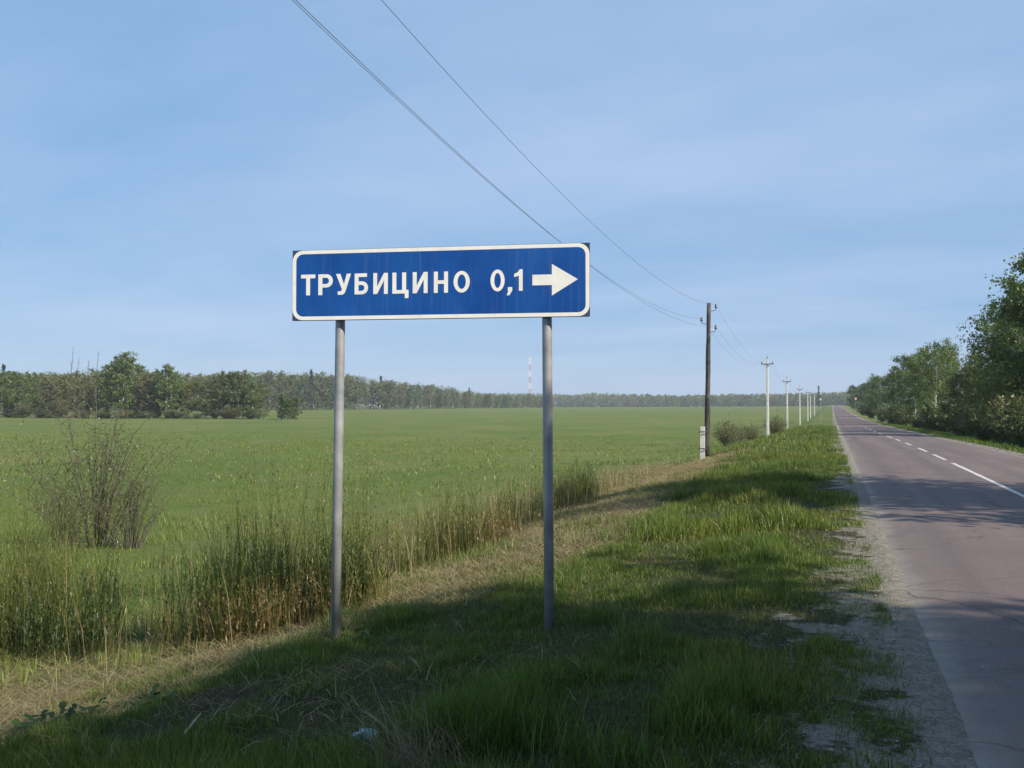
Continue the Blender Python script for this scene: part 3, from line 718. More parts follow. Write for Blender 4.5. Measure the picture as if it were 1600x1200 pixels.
def concrete_pole(y, label, jx):
    xx = LINE_X + jx; g = float(terrain(xx, y)); e = empty('utility_pole', (xx, y, g)); tag(e, label, 'utility pole', 'poles of the overhead line')
    m = MB(); b, t = .125, .085
    V_ = []; F_ = []
    for zz_, r in ((-.4, b), (7.05, t)):
        c = r * .25
        V_ += [(-r + c, -r, zz_), (r - c, -r, zz_), (r, -r + c, zz_), (r, r - c, zz_), (r - c, r, zz_), (-r + c, r, zz_), (-r, r - c, zz_), (-r, -r + c, zz_)]
    F_ = [(i, (i + 1) % 8, 8 + (i + 1) % 8, 8 + i) for i in range(8)] + [tuple(range(7, -1, -1)), tuple(range(8, 16))]
    m.add(V_, F_); m.build('pole', M['concrete'], e)
    m = MB(); m.box((0, -.115, 6.55), (1.05, .06, .07)); m.tube([(-.28, -.10, 6.52), (0, -.10, 6.25)], .012, 5); m.tube([(.28, -.10, 6.52), (0, -.10, 6.25)], .012, 5)
    ca = m.build('crossarm', M['dark_steel'], e)
    pts = []
    for x0, zz_ in ((.46, 6.585), (-.46, 6.585), (0, 7.05)):
        insulator(ca if x0 else e, x0, -.115 if x0 else 0, zz_, 1.2)
        pts.append((xx + x0, y - (.115 if x0 else 0), g + zz_ + .15))
    heads.append([pts[0], pts[1], pts[2]])
G0 = float(terrain(LINE_X, POLE_Y[0])); UP0 = 1.45
wooden_pole(POLE_Y[0], 'weathered wooden utility pole abreast of the road sign beside the tall weeds', 0.05, UP0, tuple((sd_, CAM_H + H_ - .13 - G0 - UP0) for sd_, H_ in ((1, 5.97), (-1, 5.64), (1, 5.0))))
wooden_pole(POLE_Y[1], 'dark wooden utility pole strapped to a pale concrete stub', 0.14)
ordn = ['first white concrete pole after the dark wooden pole', 'second white concrete pole after the dark wooden pole', 'third white concrete pole after the dark wooden pole', 'fourth white concrete pole after the dark wooden pole', 'fifth white concrete pole after the dark wooden pole', 'last small white concrete pole before the distant wood']
for yy, lb, jx in zip(POLE_Y[2:], ordn, (-.05, -.35, -.25, .1, -.2, .1)): concrete_pole(yy, lb, jx)
order = [[0, 1, 2]] * 2 + [[0, 1, 2]] * 6
lab = ['uppermost thin overhead wire tied to the top hook', 'thin overhead wire on the field side hook of the poles', 'thin overhead wire on the lower road side hook']
for k in range(3):
    P = []
    for i in range(len(heads) - 1):
        a = np.array(heads[i][k]); b = np.array(heads[i + 1][k]); L = np.linalg.norm(b - a); sag = (1.31 if i == 0 else 1.0) * (L / 40) ** 2
        t = np.linspace(0, 1, 25)[:-1] if i < len(heads) - 2 else np.linspace(0, 1, 25)
        q = a[None] + (b - a)[None] * t[:, None]; q[:, 2] -= 4 * sag * t * (1 - t); P.append(q)
    m = MB(); m.tube(np.concatenate(P), 0.0038, 5)
    tag(m.build('overhead_wire', M['wire'], None, smooth=True), lab[k], 'wire', 'wires of the overhead line')

# ------------------------------------------------------------------ trees
def leaf_cloud(cen, sig, per, size, pal, rg, flat=0.8):
    n = len(cen) * per
    c = np.repeat(cen, per, 0) + rg.normal(0, 1, (n, 3)) * np.repeat(sig, per)[:, None] * np.array([1, 1, flat])
    u = rg.normal(0, 1, (n, 3)); u /= np.linalg.norm(u, axis=1)[:, None]
    r = rg.normal(0, 1, (n, 3)); v = np.cross(u, r); v /= np.linalg.norm(v, axis=1)[:, None] + 1e-9
    s = size * rg.uniform(0.5, 1.35, n)
    V = np.stack([c - u * s[:, None], c + v * (s * .55)[:, None], c + u * s[:, None], c - v * (s * .55)[:, None]], 1).reshape(-1, 3)
    cc = pal[rg.integers(0, len(pal), len(cen))] * rg.uniform(0.75, 1.3, len(cen))[:, None]
    C = np.repeat(cc, per, 0) * rg.uniform(0.8, 1.2, n)[:, None]
    return V, np.repeat(C, 4, 0)

def grow(seed, H, kind, per=5, size=0.12, sides=6, detail=1.0):
    """returns (trunk MB, leaf vertices, leaf colours)"""
    rg = np.random.default_rng(seed)
    K = dict(birch=dict(h0=.16, w=.21, n=46, up=(.35, 1.0), droop=.35, pal=np.array([(.100, .150, .038), (.125, .165, .046), (.080, .128, .034), (.145, .165, .052)])),
             alder=dict(h0=.05, w=.27, n=52, up=(.1, .9), droop=.15, pal=np.array([(.060, .098, .028), (.080, .118, .036), (.100, .130, .042)])),
             olive=dict(h0=.04, w=.28, n=46, up=(.3, 1.0), droop=.2, pal=np.array([(.135, .150, .052), (.118, .134, .048), (.150, .148, .062), (.095, .120, .040)])),
             brown=dict(h0=.03, w=.30, n=48, up=(.3, 1.1), droop=.1, pal=np.array([(.165, .160, .078), (.180, .168, .090), (.150, .160, .070), (.150, .136, .075)])),
             )[kind]
    tr = MB(); zs = np.linspace(-0.3, H * .96, 9); ph = rg.uniform(0, 6)
    bend = np.stack([np.sin(zs / H * 3 + ph) * .018 * H, np.cos(zs / H * 2.6 + ph) * .018 * H], 1); bend -= bend[0]
    r0 = .0105 * H + .02
    tp = np.stack([bend[:, 0], bend[:, 1], zs], 1)
    tr.tube(tp, np.maximum(r0 * (1 - np.clip(zs / H, 0, 1) * .93), .012), 8)
    cen = []; sig = []
    nl = int(K['n'] * detail)
    for i in range(nl):
        f = K['h0'] + (0.97 - K['h0']) * ((i + rg.random()) / nl)
        g = (f - K['h0']) / (1 - K['h0'])
        wid = K['w'] * H * (math.sin(math.pi * (0.16 + 0.80 * g ** .85)) ** .8) * rg.uniform(.55, 1.2)
        a = i * 2.399 + rg.normal(0, .35); el = rg.uniform(*K['up'])
        b0 = np.array([np.interp(f * H, zs, tp[:, 0]), np.interp(f * H, zs, tp[:, 1]), f * H])
        t = np.linspace(0, 1, 5)[:, None]
        d = np.array([math.cos(a) * math.cos(el), math.sin(a) * math.cos(el), math.sin(el)])
        Lb = wid / max(.45, math.cos(el))
        pts = b0 + d * t * Lb + np.array([0, 0, -K['droop'] * wid]) * t ** 2 + rg.normal(0, .02 * Lb, (5, 3)) * t
        tr.tube(pts, np.linspace(max(.02, r0 * .30 * (1 - f * .7)), .006, 5), 4, cap=False)
        ns = max(2, int(round((2.2 + wid * 1.6) * detail)))
        for j in range(ns):
            tt = rg.uniform(.25, 1); k = min(3, int(tt * 4)); p = pts[k] + (pts[k + 1] - pts[k]) * (tt * 4 - k)
            dd = d * .5 + rg.normal(0, .55, 3); dd[2] -= K['droop'] * .6; dd /= np.linalg.norm(dd); ll = wid * rg.uniform(.18, .5)
            q = p + dd * ll
            if detail >= 1: tr.tube([p, (p + q) / 2 + rg.normal(0, .03, 3), q], [.012, .008, .004], 3, cap=False)
            for e in (.35, .7, 1.0):
                cen.append(p + dd * ll * e); sig.append(.07 * H ** .5 * rg.uniform(.7, 1.5))
    cen.append(tp[-1]); sig.append(.25)
    V, C = leaf_cloud(np.array(cen), np.array(sig), per, size, K['pal'], rg)
    return tr, V, C
def leaf_mesh(name, V, C):
    n = len(V) // 4
    return raw_mesh(name, V, np.full(n, 4), np.arange(4 * n), M['leaf'], C)

def shrub(seed, H, wid, stems, per, size, pal, leafy=1.0, thin=1.0):
    rg = np.random.default_rng(seed); tr = MB(); cen = []; sig = []
    for i in range(stems):
        a = rg.random() * 6.283; sp = rg.uniform(.1, 1) * wid; h = H * rg.uniform(.55, 1.0) * (1 - .35 * sp / wid)
        p0 = np.array([math.cos(a) * sp * .18, math.sin(a) * sp * .18, -.1]); p1 = np.array([math.cos(a) * sp, math.sin(a) * sp, h])
        t = np.linspace(0, 1, 5)[:, None]; pts = p0 + (p1 - p0) * t + np.array([math.cos(a), math.sin(a), 0]) * (-.15 * sp) * np.sin(t * 3.14) + rg.normal(0, .03, (5, 3)) * t
        tr.tube(pts, np.linspace(.022, .005, 5) * (H / 3) ** .5 * thin, 4, cap=False)
        for j in range(7):
            tt = rg.uniform(.2, 1); k = min(3, int(tt * 4)); p = pts[k] + (pts[k + 1] - pts[k]) * (tt * 4 - k)
            dd = rg.normal(0, 1, 3); dd[2] = abs(dd[2]) + .3; dd /= np.linalg.norm(dd); q = p + dd * H * rg.uniform(.08, .22)
            tr.tube([p, (p + q) / 2 + rg.normal(0, .02, 3), q], [.008 * thin, .006 * thin, .003], 3, cap=False)
            if rg.random() < leafy:
                for e in (.5, 1.0): cen.append(p + (q - p) * e); sig.append(.06 * H * rg.uniform(.6, 1.3))
    V, C = leaf_cloud(np.array(cen), np.array(sig), per, size, pal, rg)
    return tr, V, C

protos = {}
def proto(key, make, bark, name):
    tr, V, C = make()
    e = empty(name, (0, 0, 0))
    tr.build('trunk' if 'shrub' not in key else 'stems', bark, e, smooth=True)
    obj('crown' if 'shrub' not in key else 'foliage', leaf_mesh('crown', V, C), e)
    protos[key] = [e, 0]
def place(key, x, y, sc=1.0, rz=None, label=None, cat='tree', group=None, name=None, sz=1.0):
    e, used = protos[key]
    loc = (x, y, float(terrain(x, y))); rz = random.random() * 6.283 if rz is None else rz
    if used: r = copy_tree(e, loc, rz)
    else: r = e; r.location = loc; r.rotation_euler = (0, 0, rz)
    protos[key][1] += 1
    r.scale = (sc, sc, sc * sz)
    for k in ('label', 'category', 'group'):
        if k in r: del r[k]
    return tag(r, label, cat, group)

# near prototypes, 12 m tall
for i in range(3): proto('birch%d' % i, lambda i=i: grow(11 + i, 12, 'birch', 15, .105), M['bark_birch'], 'birch_tree')
for i in range(3): proto('alder%d' % i, lambda i=i: grow(31 + i, 12, 'alder', 16, .12), M['bark_dark'], 'alder_tree')
proto('olive0', lambda: grow(51, 12, 'olive', 11, .13), M['bark_dark'], 'willow_tree')
OLV = np.array([(.110, .112, .044), (.090, .098, .038), (.125, .116, .056)])
proto('shrub0', lambda: shrub(61, 3.2, 1.9, 34, 9, .085, OLV), M['twig'], 'willow_bush')
proto('shrub1', lambda: shrub(62, 2.6, 1.8, 34, 10, .085, np.array([(.062, .082, .028), (.08, .095, .036), (.052, .070, .025)])), M['twig'], 'willow_bush')
proto('shrub2', lambda: shrub(64, 3.0, 2.2, 40, 5, .06, np.array([(.115, .112, .048), (.095, .098, .042), (.125, .112, .06)])), M['twig'], 'willow_bush')
proto('shrubbare', lambda: shrub(63, 3.3, 1.9, 34, 8, .024, np.array([(.085, .115, .036), (.105, .125, .046), (.095, .105, .05)]), 1.0, .8), M['twig'], 'bare_shrub')

# roadside wood on the far side of the road.  (photo column, offset beside road, height, kind)
wood = [
 (1640, 12.3, 15.4, 'alder0'), (1588, 13.0, 15.6, 'birch0'), (1612, 15.5, 16.2, 'alder1'), (1577, 15.6, 14.6, 'alder2'), (1568, 12.4, 11.0, 'olive0'), (1650, 14.5, 16.0, 'birch1'), (1672, 13.6, 14.0, 'alder2'), (1660, 17.5, 15.0, 'alder0'),
 (1500, 12.4, 7.0, 'alder1'), (1530, 14.0, 9.5, 'birch2'), (1515, 13.0, 7.8, 'olive0'), (1480, 13.6, 12.3, 'birch2'), (1462, 11.8, 12.2, 'birch0'), (1447, 12.8, 13.0, 'birch1'), (1430, 10.2, 10.6, 'birch2'), (1416, 11.8, 13.2, 'alder0'), (1470, 15.5, 12.5, 'alder2'), (1440, 15.5, 12.5, 'alder1'),
 (1398, 11.6, 11.2, 'alder1'), (1388, 12.8, 12.5, 'birch0'), (1376, 11.4, 12.2, 'alder2'), (1366, 12.2, 13.5, 'birch1'), (1357, 11.5, 12.5, 'alder0'), (1349, 11.4, 13.0, 'alder1'), (1342, 10.8, 12.5, 'birch2'), (1337, 10.4, 13.0, 'alder2'), (1333, 10.4, 14.0, 'alder0')]
for u, x, h, k in wood:
    y = on_line(u, x)
    kind = k[:-1]
    nm = {'birch': 'pale barked birch in the roadside wood across the road', 'alder': 'dark leafy alder in the roadside wood across the road', 'olive': 'olive leaved willow in the roadside wood across the road'}[kind]
    nm = nm.replace('in the roadside wood', 'at the tall near end of the roadside wood' if u > 1540 else ('in the middle of the roadside wood' if u > 1404 else 'at the low far end of the roadside wood'))
    if u == 1430: nm = 'birch with a bright white trunk leaning out of the roadside wood'
    place(k, x, y, h / 12 * (.75 if u > 1540 else .88), label=nm, group=None if u == 1430 or kind == 'olive' else 'trees of the roadside wood')
for u, x, h, k in [(1575, 9.6, 3.4, 'shrub0'), (1598, 10.0, 3.0, 'shrub1'), (1548, 9.8, 2.6, 'shrub1'), (1528, 10.0, 3.2, 'shrub0'), (1508, 10.2, 3.0, 'shrub1'), (1482, 10.4, 3.6, 'shrub1'), (1460, 10.2, 3.0, 'shrub0'), (1440, 9.9, 2.6, 'shrub1'), (1412, 9.8, 3.2, 'shrub0'), (1395, 9.6, 3.4, 'shrub1'), (1378, 9.6, 3.4, 'shrub0'), (1362, 9.5, 4.0, 'shrub1'), (1350, 9.4, 4.0, 'shrub1'), (1620, 10.6, 3.4, 'shrub0'), (1610, 8.9, 2.3, 'shrub1')]:
    place(k, x, on_line(u, x), h / (3.2 if k == 'shrub0' else 2.6), label=('olive willow bush at the foot of the roadside wood' if k == 'shrub0' else 'dark green bush at the foot of the roadside wood'), cat='bush', group='bushes along the roadside wood')
# trees of the same wood standing abreast of and behind the viewer: they throw the shade on the verge
SUNH = np.array([0.93, -0.364]); 
def caster(tx, ty, x, k, extra=0.0):
    """tree at offset x whose top shades the ground point (tx, ty)"""
    L = (x - tx) / SUNH[0]; y = ty + SUNH[1] * L; h = L * math.tan(SUN_EL) + extra
    place(k, x, y, h / 12 * .95, label='tall tree in the roadside wood abreast of the blue sign', group='trees abreast of the sign')
caster(-5.6, 20.6, 12.2, 'alder1'); caster(-2.6, 19.6, 13.6, 'alder2')
for tx, ty, x, k in ((-3.6, 7.6, 12.4, 'alder0'), (-5.0, 5.8, 13.2, 'alder2'), (-5.8, 4.2, 12.2, 'alder1'), (-6.0, 2.8, 13.6, 'alder2'), (-6.0, 1.2, 12.4, 'alder0'), (-4.2, -1.4, 13.0, 'alder1'), (-4.2, -3.8, 12.4, 'alder0'), (-1.0, 5.4, 10.9, 'alder2'), (-1.2, 3.2, 11.2, 'alder1'), (-0.8, 0.9, 11.0, 'alder2'), (2.2, 4.9, 10.2, 'alder1'), (-4, -7, 12.5, 'alder1')):
    caster(tx, ty, x, k)

# ------------------------------------------------------------------ grove and far wood
for i, kd in enumerate(('birch', 'birch', 'alder', 'olive', 'brown', 'brown')):
    proto('far%s%d' % (kd, i), lambda i=i, kd=kd: grow(71 + i, 17, kd, 8, .27, detail=.85), M['bark_birch'] if kd == 'birch' else M['bark_dark'], {'birch': 'birch_tree', 'alder': 'alder_tree', 'olive': 'willow_tree', 'brown': 'budding_tree'}[kd])
def spruce(seed, H):
    rg = np.random.default_rng(seed); tr = MB(); tr.tube([(0, 0, -.3), (0, 0, H * .5), (0, 0, H)], [.18, .1, .02], 6)
    cen = []; sig = []
    for i in range(150):
        f = rg.uniform(.1, 1); a = rg.random() * 6.283; r = (1 - f) * H * .17 * rg.uniform(.3, 1)
        cen.append((math.cos(a) * r, math.sin(a) * r, f * H - r * .3)); sig.append(.25)
    V, C = leaf_cloud(np.array(cen), np.array(sig), 7, .3, np.array([(.018, .034, .016), (.025, .042, .02)]), rg); return tr, V, C
proto('spruce', lambda: spruce(5, 18), M['bark_dark'], 'spruce_tree')
LAB = {'birch': 'birch with pale trunk in the grove at the edge of the meadow', 'alder': 'dark green alder in the grove at the edge of the meadow', 'olive': 'olive green willow in the grove at the edge of the meadow', 'brown': 'brownish budding tree in the grove at the edge of the meadow'}
FK = ['farbirch0', 'farbirch1', 'faralder2', 'farolive3', 'farbrown4', 'farbrown5']
def h_for(top, Z, zg): return (HORIZON - top) * Z / FPX + CAM_H - zg
# grove on the near side of the meadow: column, top row, distance
grove = [(-30, 582, 255, 0), (-14, 584, 262, 2), (3, 580, 250, 0), (18, 577, 262, 2), (30, 582, 246, 1), (42, 580, 252, 1), (60, 586, 262, 3), (78, 590, 255, 5), (92, 586, 262, 0), (106, 588, 250, 5), (120, 584, 262, 3), (136, 588, 252, 4), (150, 580, 262, 3), (166, 568, 246, 0), (180, 556, 240, 1), (193, 549, 238, 0), (207, 560, 244, 1), (222, 570, 250, 0), (234, 583, 240, 4), (246, 577, 243, 2), (259, 569, 236, 0), (269, 573, 240, 1), (282, 588, 246, 0), (296, 596, 240, 3), (308, 590, 250, 1), (322, 594, 240, 3), (336, 588, 248, 5), (350, 584, 240, 3), (366, 577, 238, 2), (380, 582, 240, 3), (394, 596, 236, 0), (406, 600, 240, 3)]
for u, top, Z, k in grove:
    x, y = pix(u, Z); zg = float(terrain(x, y)); h = h_for(top, Z, zg)
    key = FK[k]; kd = key[3:-1]
    one = {193: 'tallest birch standing out above the meadow grove', 366: 'darkest broad alder near the end of the meadow grove by the lone bushes'}.get(u)
    place(key, x, y, h / 17 * .97, label=one or LAB[kd], group=None if one else 'trees of the meadow grove')
for i in range(24):
    u = -10 + i * 18 + rng.uniform(-8, 8); Z = np.interp(u, [0, 200, 420], [246, 238, 230]) + rng.uniform(-3, 8)
    x, y = pix(u, Z); r = place(('shrub0', 'shrub1', 'shrub2')[i % 3], x, y, rng.uniform(.7, 1.9), label='low bush along the foot of the meadow grove', cat='bush', group='bushes of the meadow grove')
    r.scale = (r.scale[0] * rng.uniform(.9, 1.6), r.scale[1], r.scale[2] * rng.uniform(.6, 1.1))
proto('roundbush', lambda: grow(88, 8, 'alder', 6, .22, detail=.8), M['bark_dark'], 'round_bush')
for u, hh, Z, sc in ((440, 6.3, 226, 1), (460, 5.8, 224, 1), (450, 5.0, 221, 1)):
    x, y = pix(u, Z); place('roundbush', x, y, hh / 8, label='round dark green bush standing alone in front of the far wood', cat='bush', group='round bushes in the meadow')
for u, top, Z in ((5, 570, 330), (595, 588, 640), (486, 578, 560), (733, 606, 900), (1279, 603, 700)):
    x, y = pix(u, Z); zg = float(terrain(x, y)); place('spruce', x, y, h_for(top, Z, zg) / 18, label='dark pointed spruce rising above the far wood' if u != 1279 else 'lone dark spruce standing by the last utility poles', group='spruces in the far wood' if u != 1279 else None)
# thin leafless trees with ragged tops
rg = np.random.default_rng(4)
for u, top, Z in ((112, 541, 250), (122, 558, 252), (138, 562, 252), (152, 548, 248)):
    x, y = pix(u, Z); zg = float(terrain(x, y)); H = h_for(top, Z, zg); e = empty('dead_tree', (x, y, zg)); tag(e, 'thin leafless tree sticking up out of the grove', 'tree', 'leafless trees in the grove')
    m = MB(); zs = np.linspace(-.2, H, 8); m.tube(np.stack([np.sin(zs * .4) * .2, np.cos(zs * .3) * .15, zs], 1), np.linspace(.16, .03, 8), 6); m.build('trunk', M['bark_dark'], e)
    for k in range(26):
        m = MB()
        f = rg.uniform(.5, .99); a = rg.random() * 6.283; p = np.array([np.sin(f * H * .4) * .2, np.cos(f * H * .3) * .15, f * H]); L = rg.uniform(.5, 1.8) * (1.2 - f)
        m.tube([p, p + np.array([math.cos(a) * L, math.sin(a) * L, L * 1.1])], [.035, .012], 3, cap=False)
        m.build('branch', M['twig'], e)

# the far wood behind the meadow: its front row tree by tree
def wood_line(s):
    """s 0..1 along the front of the far wood: column, distance, top row"""
    u = -120 + s * 990
    Z = np.interp(u, [-120, 380, 620, 870], [420, 540, 640, 900])
    top = np.interp(u, [-120, 0, 300, 420, 500, 560, 600, 650, 700, 725, 750, 800, 870], [584, 583, 586, 582, 584, 588, 594, 599, 603, 609, 613, 614, 617])
    return u, Z, top
fk = [4, 3, 0, 5, 1, 3, 2, 3, 1, 0, 4, 0, 3]
nfr = 96
FL = {'birch': 'pale green birch in the front of the far wood', 'alder': 'dark green alder in the front of the far wood', 'olive': 'olive tree in the front of the far wood', 'brown': 'brownish budding tree in the front of the far wood'}
for i in range(nfr):
    u, Z, top = wood_line((i + rng.uniform(-.3, .3)) / nfr); Z = Z + rng.uniform(-8, 8)
    x, y = pix(u, Z); zg = float(terrain(x, y)); h = h_for(top + rng.uniform(0, 7), Z, zg); key = FK[fk[int(rng.integers(0, len(fk)))]]
    place(key, x, y, h / 17 * .97, label=FL[key[3:-1]], group='front trees of the far wood')
def mass(name, pts, seed, label, size=.55):
    """many trees that read as one mass: trunks and leaf clumps in one mesh"""
    rg = np.random.default_rng(seed); VV = []; CC = []; TR = MB()
    PAL = np.array([(.125, .165, .055), (.150, .155, .070), (.165, .150, .080), (.100, .140, .050), (.14, .165, .06)])
    for (x, y, h) in pts:
        zg = float(terrain(x, y)); nb = 60
        f = rg.uniform(.02, 1, nb); a = rg.random(nb) * 6.283
        r = h * .33 * np.sin(np.pi * (.30 + .66 * f)) ** .7 * rg.uniform(.2, 1, nb)
        c = np.stack([x + np.cos(a) * r, y + np.sin(a) * r, zg + f * h], 1)
        V, C = leaf_cloud(c, np.full(nb, .055 * h), 6, size, PAL[rg.integers(0, 5)][None], rg); VV.append(V); CC.append(C)
    V = np.concatenate(VV); C = np.concatenate(CC)
    return tag(obj(name, leaf_mesh(name, V, C)), label, 'wood', kind='stuff')
pts = []
for row in (9, 22, 38, 58):
    for i in range(88):
        u, Z, top = wood_line((i + rng.uniform(-.5, .5)) / 88); Z = Z + row + rng.uniform(-7, 7); x, y = pix(u, Z)
        pts.append((x, y, h_for(top + rng.uniform(0, 6), Z, float(terrain(x, y)))))
mass('far_wood', pts, 3, 'mixed wood standing as one mass behind its front trees')
pts = []
for row in range(4):
    for i in range(120):
        u = 640 + (i + rng.uniform(-.5, .5)) / 120 * 740; Z = np.interp(u, [640, 1000, 1380], [1450, 1250, 1050]) + row * 22 + rng.uniform(-9, 9); x, y = pix(u, Z)
        top = np.interp(u, [640, 860, 900, 925, 1050, 1200, 1300, 1380], [615, 616, 617, 615, 618, 616, 614, 612])
        pts.append((x, y, max(9, h_for(top + rng.uniform(-1, 3), Z, float(terrain(x, y))))))
mass('horizon_wood', pts, 9, 'low bluish wood along the horizon beyond the meadow', .8)

# ------------------------------------------------------------------ radio mast beyond the wood
Zm = 1700; mx, my = pix(828, Zm); zg = float(terrain(mx, my)); Hm = h_for(557, Zm, zg)
mast = empty('radio_mast', (mx, my, zg)); tag(mast, 'red and white lattice radio mast beyond the far wood', 'mast')
ns = 8; hb = np.linspace(0, Hm * .96, ns + 1)
for i in range(ns):
    m = MB(); z0, z1 = hb[i], hb[i + 1]; w0, w1 = np.interp([z0, z1], [0, Hm], [3.6, 1.0])
    for a in range(3):
        A = lambda k, w, z: np.array([math.cos(k * 2.094) * w, math.sin(k * 2.094) * w, z])
        m.tube([A(a, w0, z0), A(a, w1, z1)], .28, 5); 
        for q in range(4):
            f0, f1 = q / 4, (q + 1) / 4
            m.tube([A(a + q % 2, w0 + (w1 - w0) * f0, z0 + (z1 - z0) * f0), A(a + 1 - q % 2, w0 + (w1 - w0) * f1, z0 + (z1 - z0) * f1)], .14, 4)
    m.build('lattice_section', M['mast_white'] if i in (0, 1, 3, 5, 7) else M['mast_red'], mast)
m = MB()
for a in range(6): m.box((math.cos(a * 1.047) * 2.2, math.sin(a * 1.047) * 2.2, Hm * .955), (.8, .8, 3.4), a * 1.047)
m.tube([(0, 0, Hm * .92), (0, 0, Hm + 2)], .25, 6); m.build('antennas', M['mast_white'], mast)

# ------------------------------------------------------------------ shrubs near the line, small roadside signs
x, y = pix(150, 17.5); place('shrubbare', x, y, .98, label='sparse bare shrub with thin grey twigs in the meadow', cat='shrub')
x, y = pix(205, 17.0); r = place('shrubbare', x, y, .62, label='smaller twiggy shrub beside the sparse bare shrub', cat='shrub')
x, y = pix(105, 16.6); r = place('shrubbare', x, y, .55, label='low twiggy shrub half hidden behind the tall weeds', cat='shrub')
for u, Z, sc, k, lb in ((1136, 66, .78, 'shrub2', 'olive bush growing between the dark pole and first white pole'), (1172, 74, .62, 'shrub2', 'lower olive bush touching the first white pole'), (1212, 80, .72, 'shrub2', 'dark brownish bush just past the first white pole'), (1157, 70, .6, 'shrubbare', 'twiggy bush between two olive bushes by the poles')):
    x, y = pix(u, Z); place(k, x, y, sc, label=lb, cat='bush')
def small_sign(u, Z, top, label, shape):
    x, y = pix(u, Z); zg = float(terrain(x, y)); h = h_for(top, Z, zg); e = empty('small_road_sign', (x, y, zg)); tag(e, label, 'road sign')
    m = MB(); m.tube([(0, 0, -.2), (0, 0, h)], .04, 8); m.build('post', M['steel'], e)
    R = .32; a = np.arange(24) * 2 * math.pi / 24 if shape == 'round' else np.array([90, 210, 330]) * math.pi / 180; n = len(a); cz = h - R
    ring = lambda r, y_: [(r * math.cos(t), y_, cz + r * math.sin(t)) for t in a]
    m = MB(); m.add(ring(R, -.045) + ring(R, -.065), [tuple(range(n)), tuple(range(2 * n - 1, n - 1, -1))] + [(i, n + i, n + (i + 1) % n, (i + 1) % n) for i in range(n)]); pn = m.build('plate', M['sign_red'], e)
    m = MB(); m.add(ring(R * .72, -.068), [tuple(range(n))]); m.build('white_centre', M['white_film'], pn)
small_sign(1282, 150, 621, 'small white sign with red rim by the distant verge', 'tri')
small_sign(1337, 240, 621, 'tiny round sign at the foot of the distant roadside wood', 'round')

# ------------------------------------------------------------------ foreground bits
# straw tussock with long bent stalks
cx, cy = pix(655, 4.35)
def long_blades(name, n, cx, cy, sp, hr, lean, az0, azs, pal, wid, label, cat):
    x, y = blob(cx, cy, sp, sp * .8, n)
    o = blades(name, x, y, rng.uniform(*hr, n), np.full(n, wid) * rng.uniform(.7, 1.3, n), pick(pal, n), np.clip(rng.normal(lean, .12, n), .05, .985), label, az=rng.normal(az0, azs, n))
    o['category'] = cat; return o
long_blades('straw_tussock', 700, cx, cy, .15, (.14, .42), .82, YAW + 2.9, 1.3, STRAW * .8, .004, 'tussock of dead straw in the near shaded grass', 'tussock')
long_blades('straw_tussock', 14, cx, cy, .06, (.45, .70), .72, YAW + 2.45, .3, STRAW, .004, 'few long bent straw stalks leaning from the dead tussock', 'straw')
for u, Z, n, hh, lb in ((745, 4.75, 330, .34, 'lush dark green grass tuft beside the straw tussock'), (820, 4.6, 260, .30, 'lush green grass tuft in the shaded verge'), (690, 5.0, 180, .26, 'small green grass tuft behind the straw tussock'), (1010, 6.4, 260, .30, 'bright green grass tuft between right post and gravel'), (930, 7.3, 220, .26, 'green grass tuft just past the right hand sign post'), (960, 4.3, 240, .24, 'dense grass tuft in the deep shade by the gravel'), (300, 4.6, 200, .22, 'dark grass tuft on the brown bank')):
    cx, cy = pix(u, Z); long_blades('grass_tuft', n, cx, cy, .13, (hh * .5, hh), .33, 0, 3, GREEN, .0065, lb, 'grass')
# broad leaved plants on the bank
def rosette(u, Z, n, label):
    cx, cy = pix(u, Z); zg = float(terrain(cx, cy)); e = empty('broadleaf_plant', (cx, cy, zg)); tag(e, label, 'plant', 'broad leaved plants on the bank')
    VV = []; CC = []
    for i in range(n):
        a = rng.random() * 6.283; L = rng.uniform(.05, .115); el = rng.uniform(.25, 1.1); w = L * .26; ox, oy = rng.normal(0, .10, 2); hh = rng.uniform(.02, .12)
        d = np.array([math.cos(a) * math.cos(el), math.sin(a) * math.cos(el), math.sin(el)]); s = np.array([-math.sin(a), math.cos(a), 0]); o = np.array([ox, oy, hh - .03])
        dr = np.array([0, 0, -L * .35])
        P = [o, o + d * L * .35 + s * w, o + d * L * .75 + s * w * .8 + dr * .4, o + d * L + dr, o + d * L * .75 - s * w * .8 + dr * .4, o + d * L * .35 - s * w]
        c = np.array([.045, .085, .018]) * rng.uniform(.75, 1.4); b = len(VV)
        me_ = raw_mesh('leaf', np.array(P), [6], np.arange(6), M['grass'], np.repeat(c[None], 6, 0)); obj('leaf', me_, e)
for u, Z, n, lb in ((70, 6.2, 34, 'broad leaved green plant low on the bank below the weeds'), (115, 6.05, 30, 'broad leaved green plant low on the bank below the weeds'), (150, 6.3, 24, 'broad leaved green plant low on the bank below the weeds'), (250, 6.0, 18, 'broad leaved green plant low on the bank below the weeds'), (575, 7.1, 16, 'broad leaved green plant low on the bank below the weeds')):
    rosette(u, Z, n, lb)
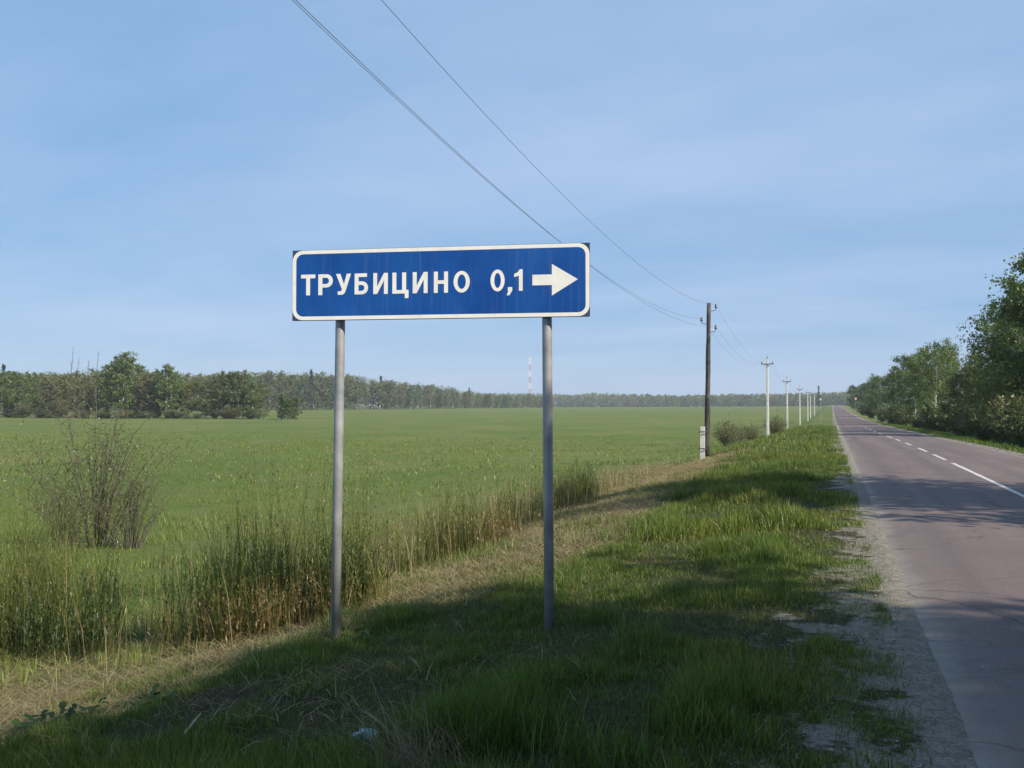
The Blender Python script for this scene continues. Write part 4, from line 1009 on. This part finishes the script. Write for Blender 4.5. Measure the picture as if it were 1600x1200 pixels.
# crumpled scrap of plastic
cx, cy = pix(575, 4.75); zg = float(terrain(cx, cy)); V_ = []; F_ = []; nu, nv = 16, 9
for i in range(nu):
    for j in range(nv):
        a = 2 * math.pi * i / nu; b = math.pi * (j + .5) / nv; r = 1 + .28 * math.sin(3 * a + 2 * b) * math.sin(b) + .18 * math.sin(7 * a - 3 * b)
        V_.append((.062 * r * math.sin(b) * math.cos(a), .030 * r * math.sin(b) * math.sin(a), .026 * r * math.cos(b) + .045))
for i in range(nu):
    for j in range(nv - 1): F_.append((i * nv + j, i * nv + j + 1, ((i + 1) % nu) * nv + j + 1, ((i + 1) % nu) * nv + j))
F_.append(tuple(i * nv for i in range(nu))); F_.append(tuple(i * nv + nv - 1 for i in range(nu - 1, -1, -1)))
m = MB(); m.add(V_, F_); o = m.build('plastic_scrap', M['plastic']); o.location = (cx, cy, zg); o.rotation_euler = (0, 0, YAW)
tag(o, 'crumpled pale blue plastic scrap lying in the shaded grass', 'litter')
# a dry broken stick
cx, cy = pix(292, 4.9); cx2, cy2 = pix(318, 5.15); m = MB()
z0, z1 = float(terrain(cx, cy)) + .05, float(terrain(cx2, cy2)) + .09
m.tube([(cx, cy, z0), ((cx + cx2) / 2 + .01, (cy + cy2) / 2, (z0 + z1) / 2 + .012), (cx2, cy2, z1)], [.006, .007, .004], 6)
tag(m.build('dry_stick', surf_mat('pale wood', (.24, .19, .12), (.36, .30, .20), 20, .8)), 'pale dry stick lying on the brown bank', 'stick')
# loose stones of the gravel shoulder
ns = 1500
x = rng.uniform(-1.5, 0.55, ns * 3); y = 2.5 + rng.random(ns * 3) ** 1.6 * 16
k = (rng.random(len(x)) < gravel_zone(x, y) * .8); x, y = x[k][:ns], y[k][:ns]
ico = np.array([(0, 0, 1), (.9, 0, .3), (.28, .85, .3), (-.72, .53, .3), (-.72, -.53, .3), (.28, -.85, .3), (0, 0, -.5)])
fi = [(0, 1, 2), (0, 2, 3), (0, 3, 4), (0, 4, 5), (0, 5, 1), (6, 2, 1), (6, 3, 2), (6, 4, 3), (6, 5, 4), (6, 1, 5)]
m = MB(); zt_ = terrain(x, y)
for i in range(len(x)):
    s = rng.uniform(.004, .011) * (1.8 if rng.random() < .08 else 1); a = rng.random() * 6.28
    P = ico * rng.uniform(.7, 1.3, (7, 3)) * s * np.array([1.2, 1, .7]); P = np.stack([P[:, 0] * math.cos(a) - P[:, 1] * math.sin(a), P[:, 0] * math.sin(a) + P[:, 1] * math.cos(a), P[:, 2]], 1)
    m.add(P + np.array([x[i], y[i], zt_[i] + s * .2]), fi)
tag(m.build('gravel_stones', M['stone']), 'loose grey stones scattered over the gravel shoulder', 'gravel', kind='stuff')

# ------------------------------------------------------------------ remove unused prototypes
for k, (e, used) in protos.items():
    if not used:
        for c in list(e.children): bpy.data.objects.remove(c)
        bpy.data.objects.remove(e)

# ------------------------------------------------------------------ air
m, nt, out = new_mat('haze')
pv = N(nt, 'ShaderNodeVolumePrincipled'); pv.inputs['Density'].default_value = 0.0002; pv.inputs['Color'].default_value = (0.80, 0.88, 1.0, 1)
pv.inputs['Anisotropy'].default_value = 0.0
nt.links.new(pv.outputs[0], out.inputs['Volume'])
mb = MB(); mb.box((-200, 1690, 52), (6600, 3640, 114)); tag(mb.build('haze', m), 'thin pale haze filling the air over the meadow', 'haze', kind='stuff')
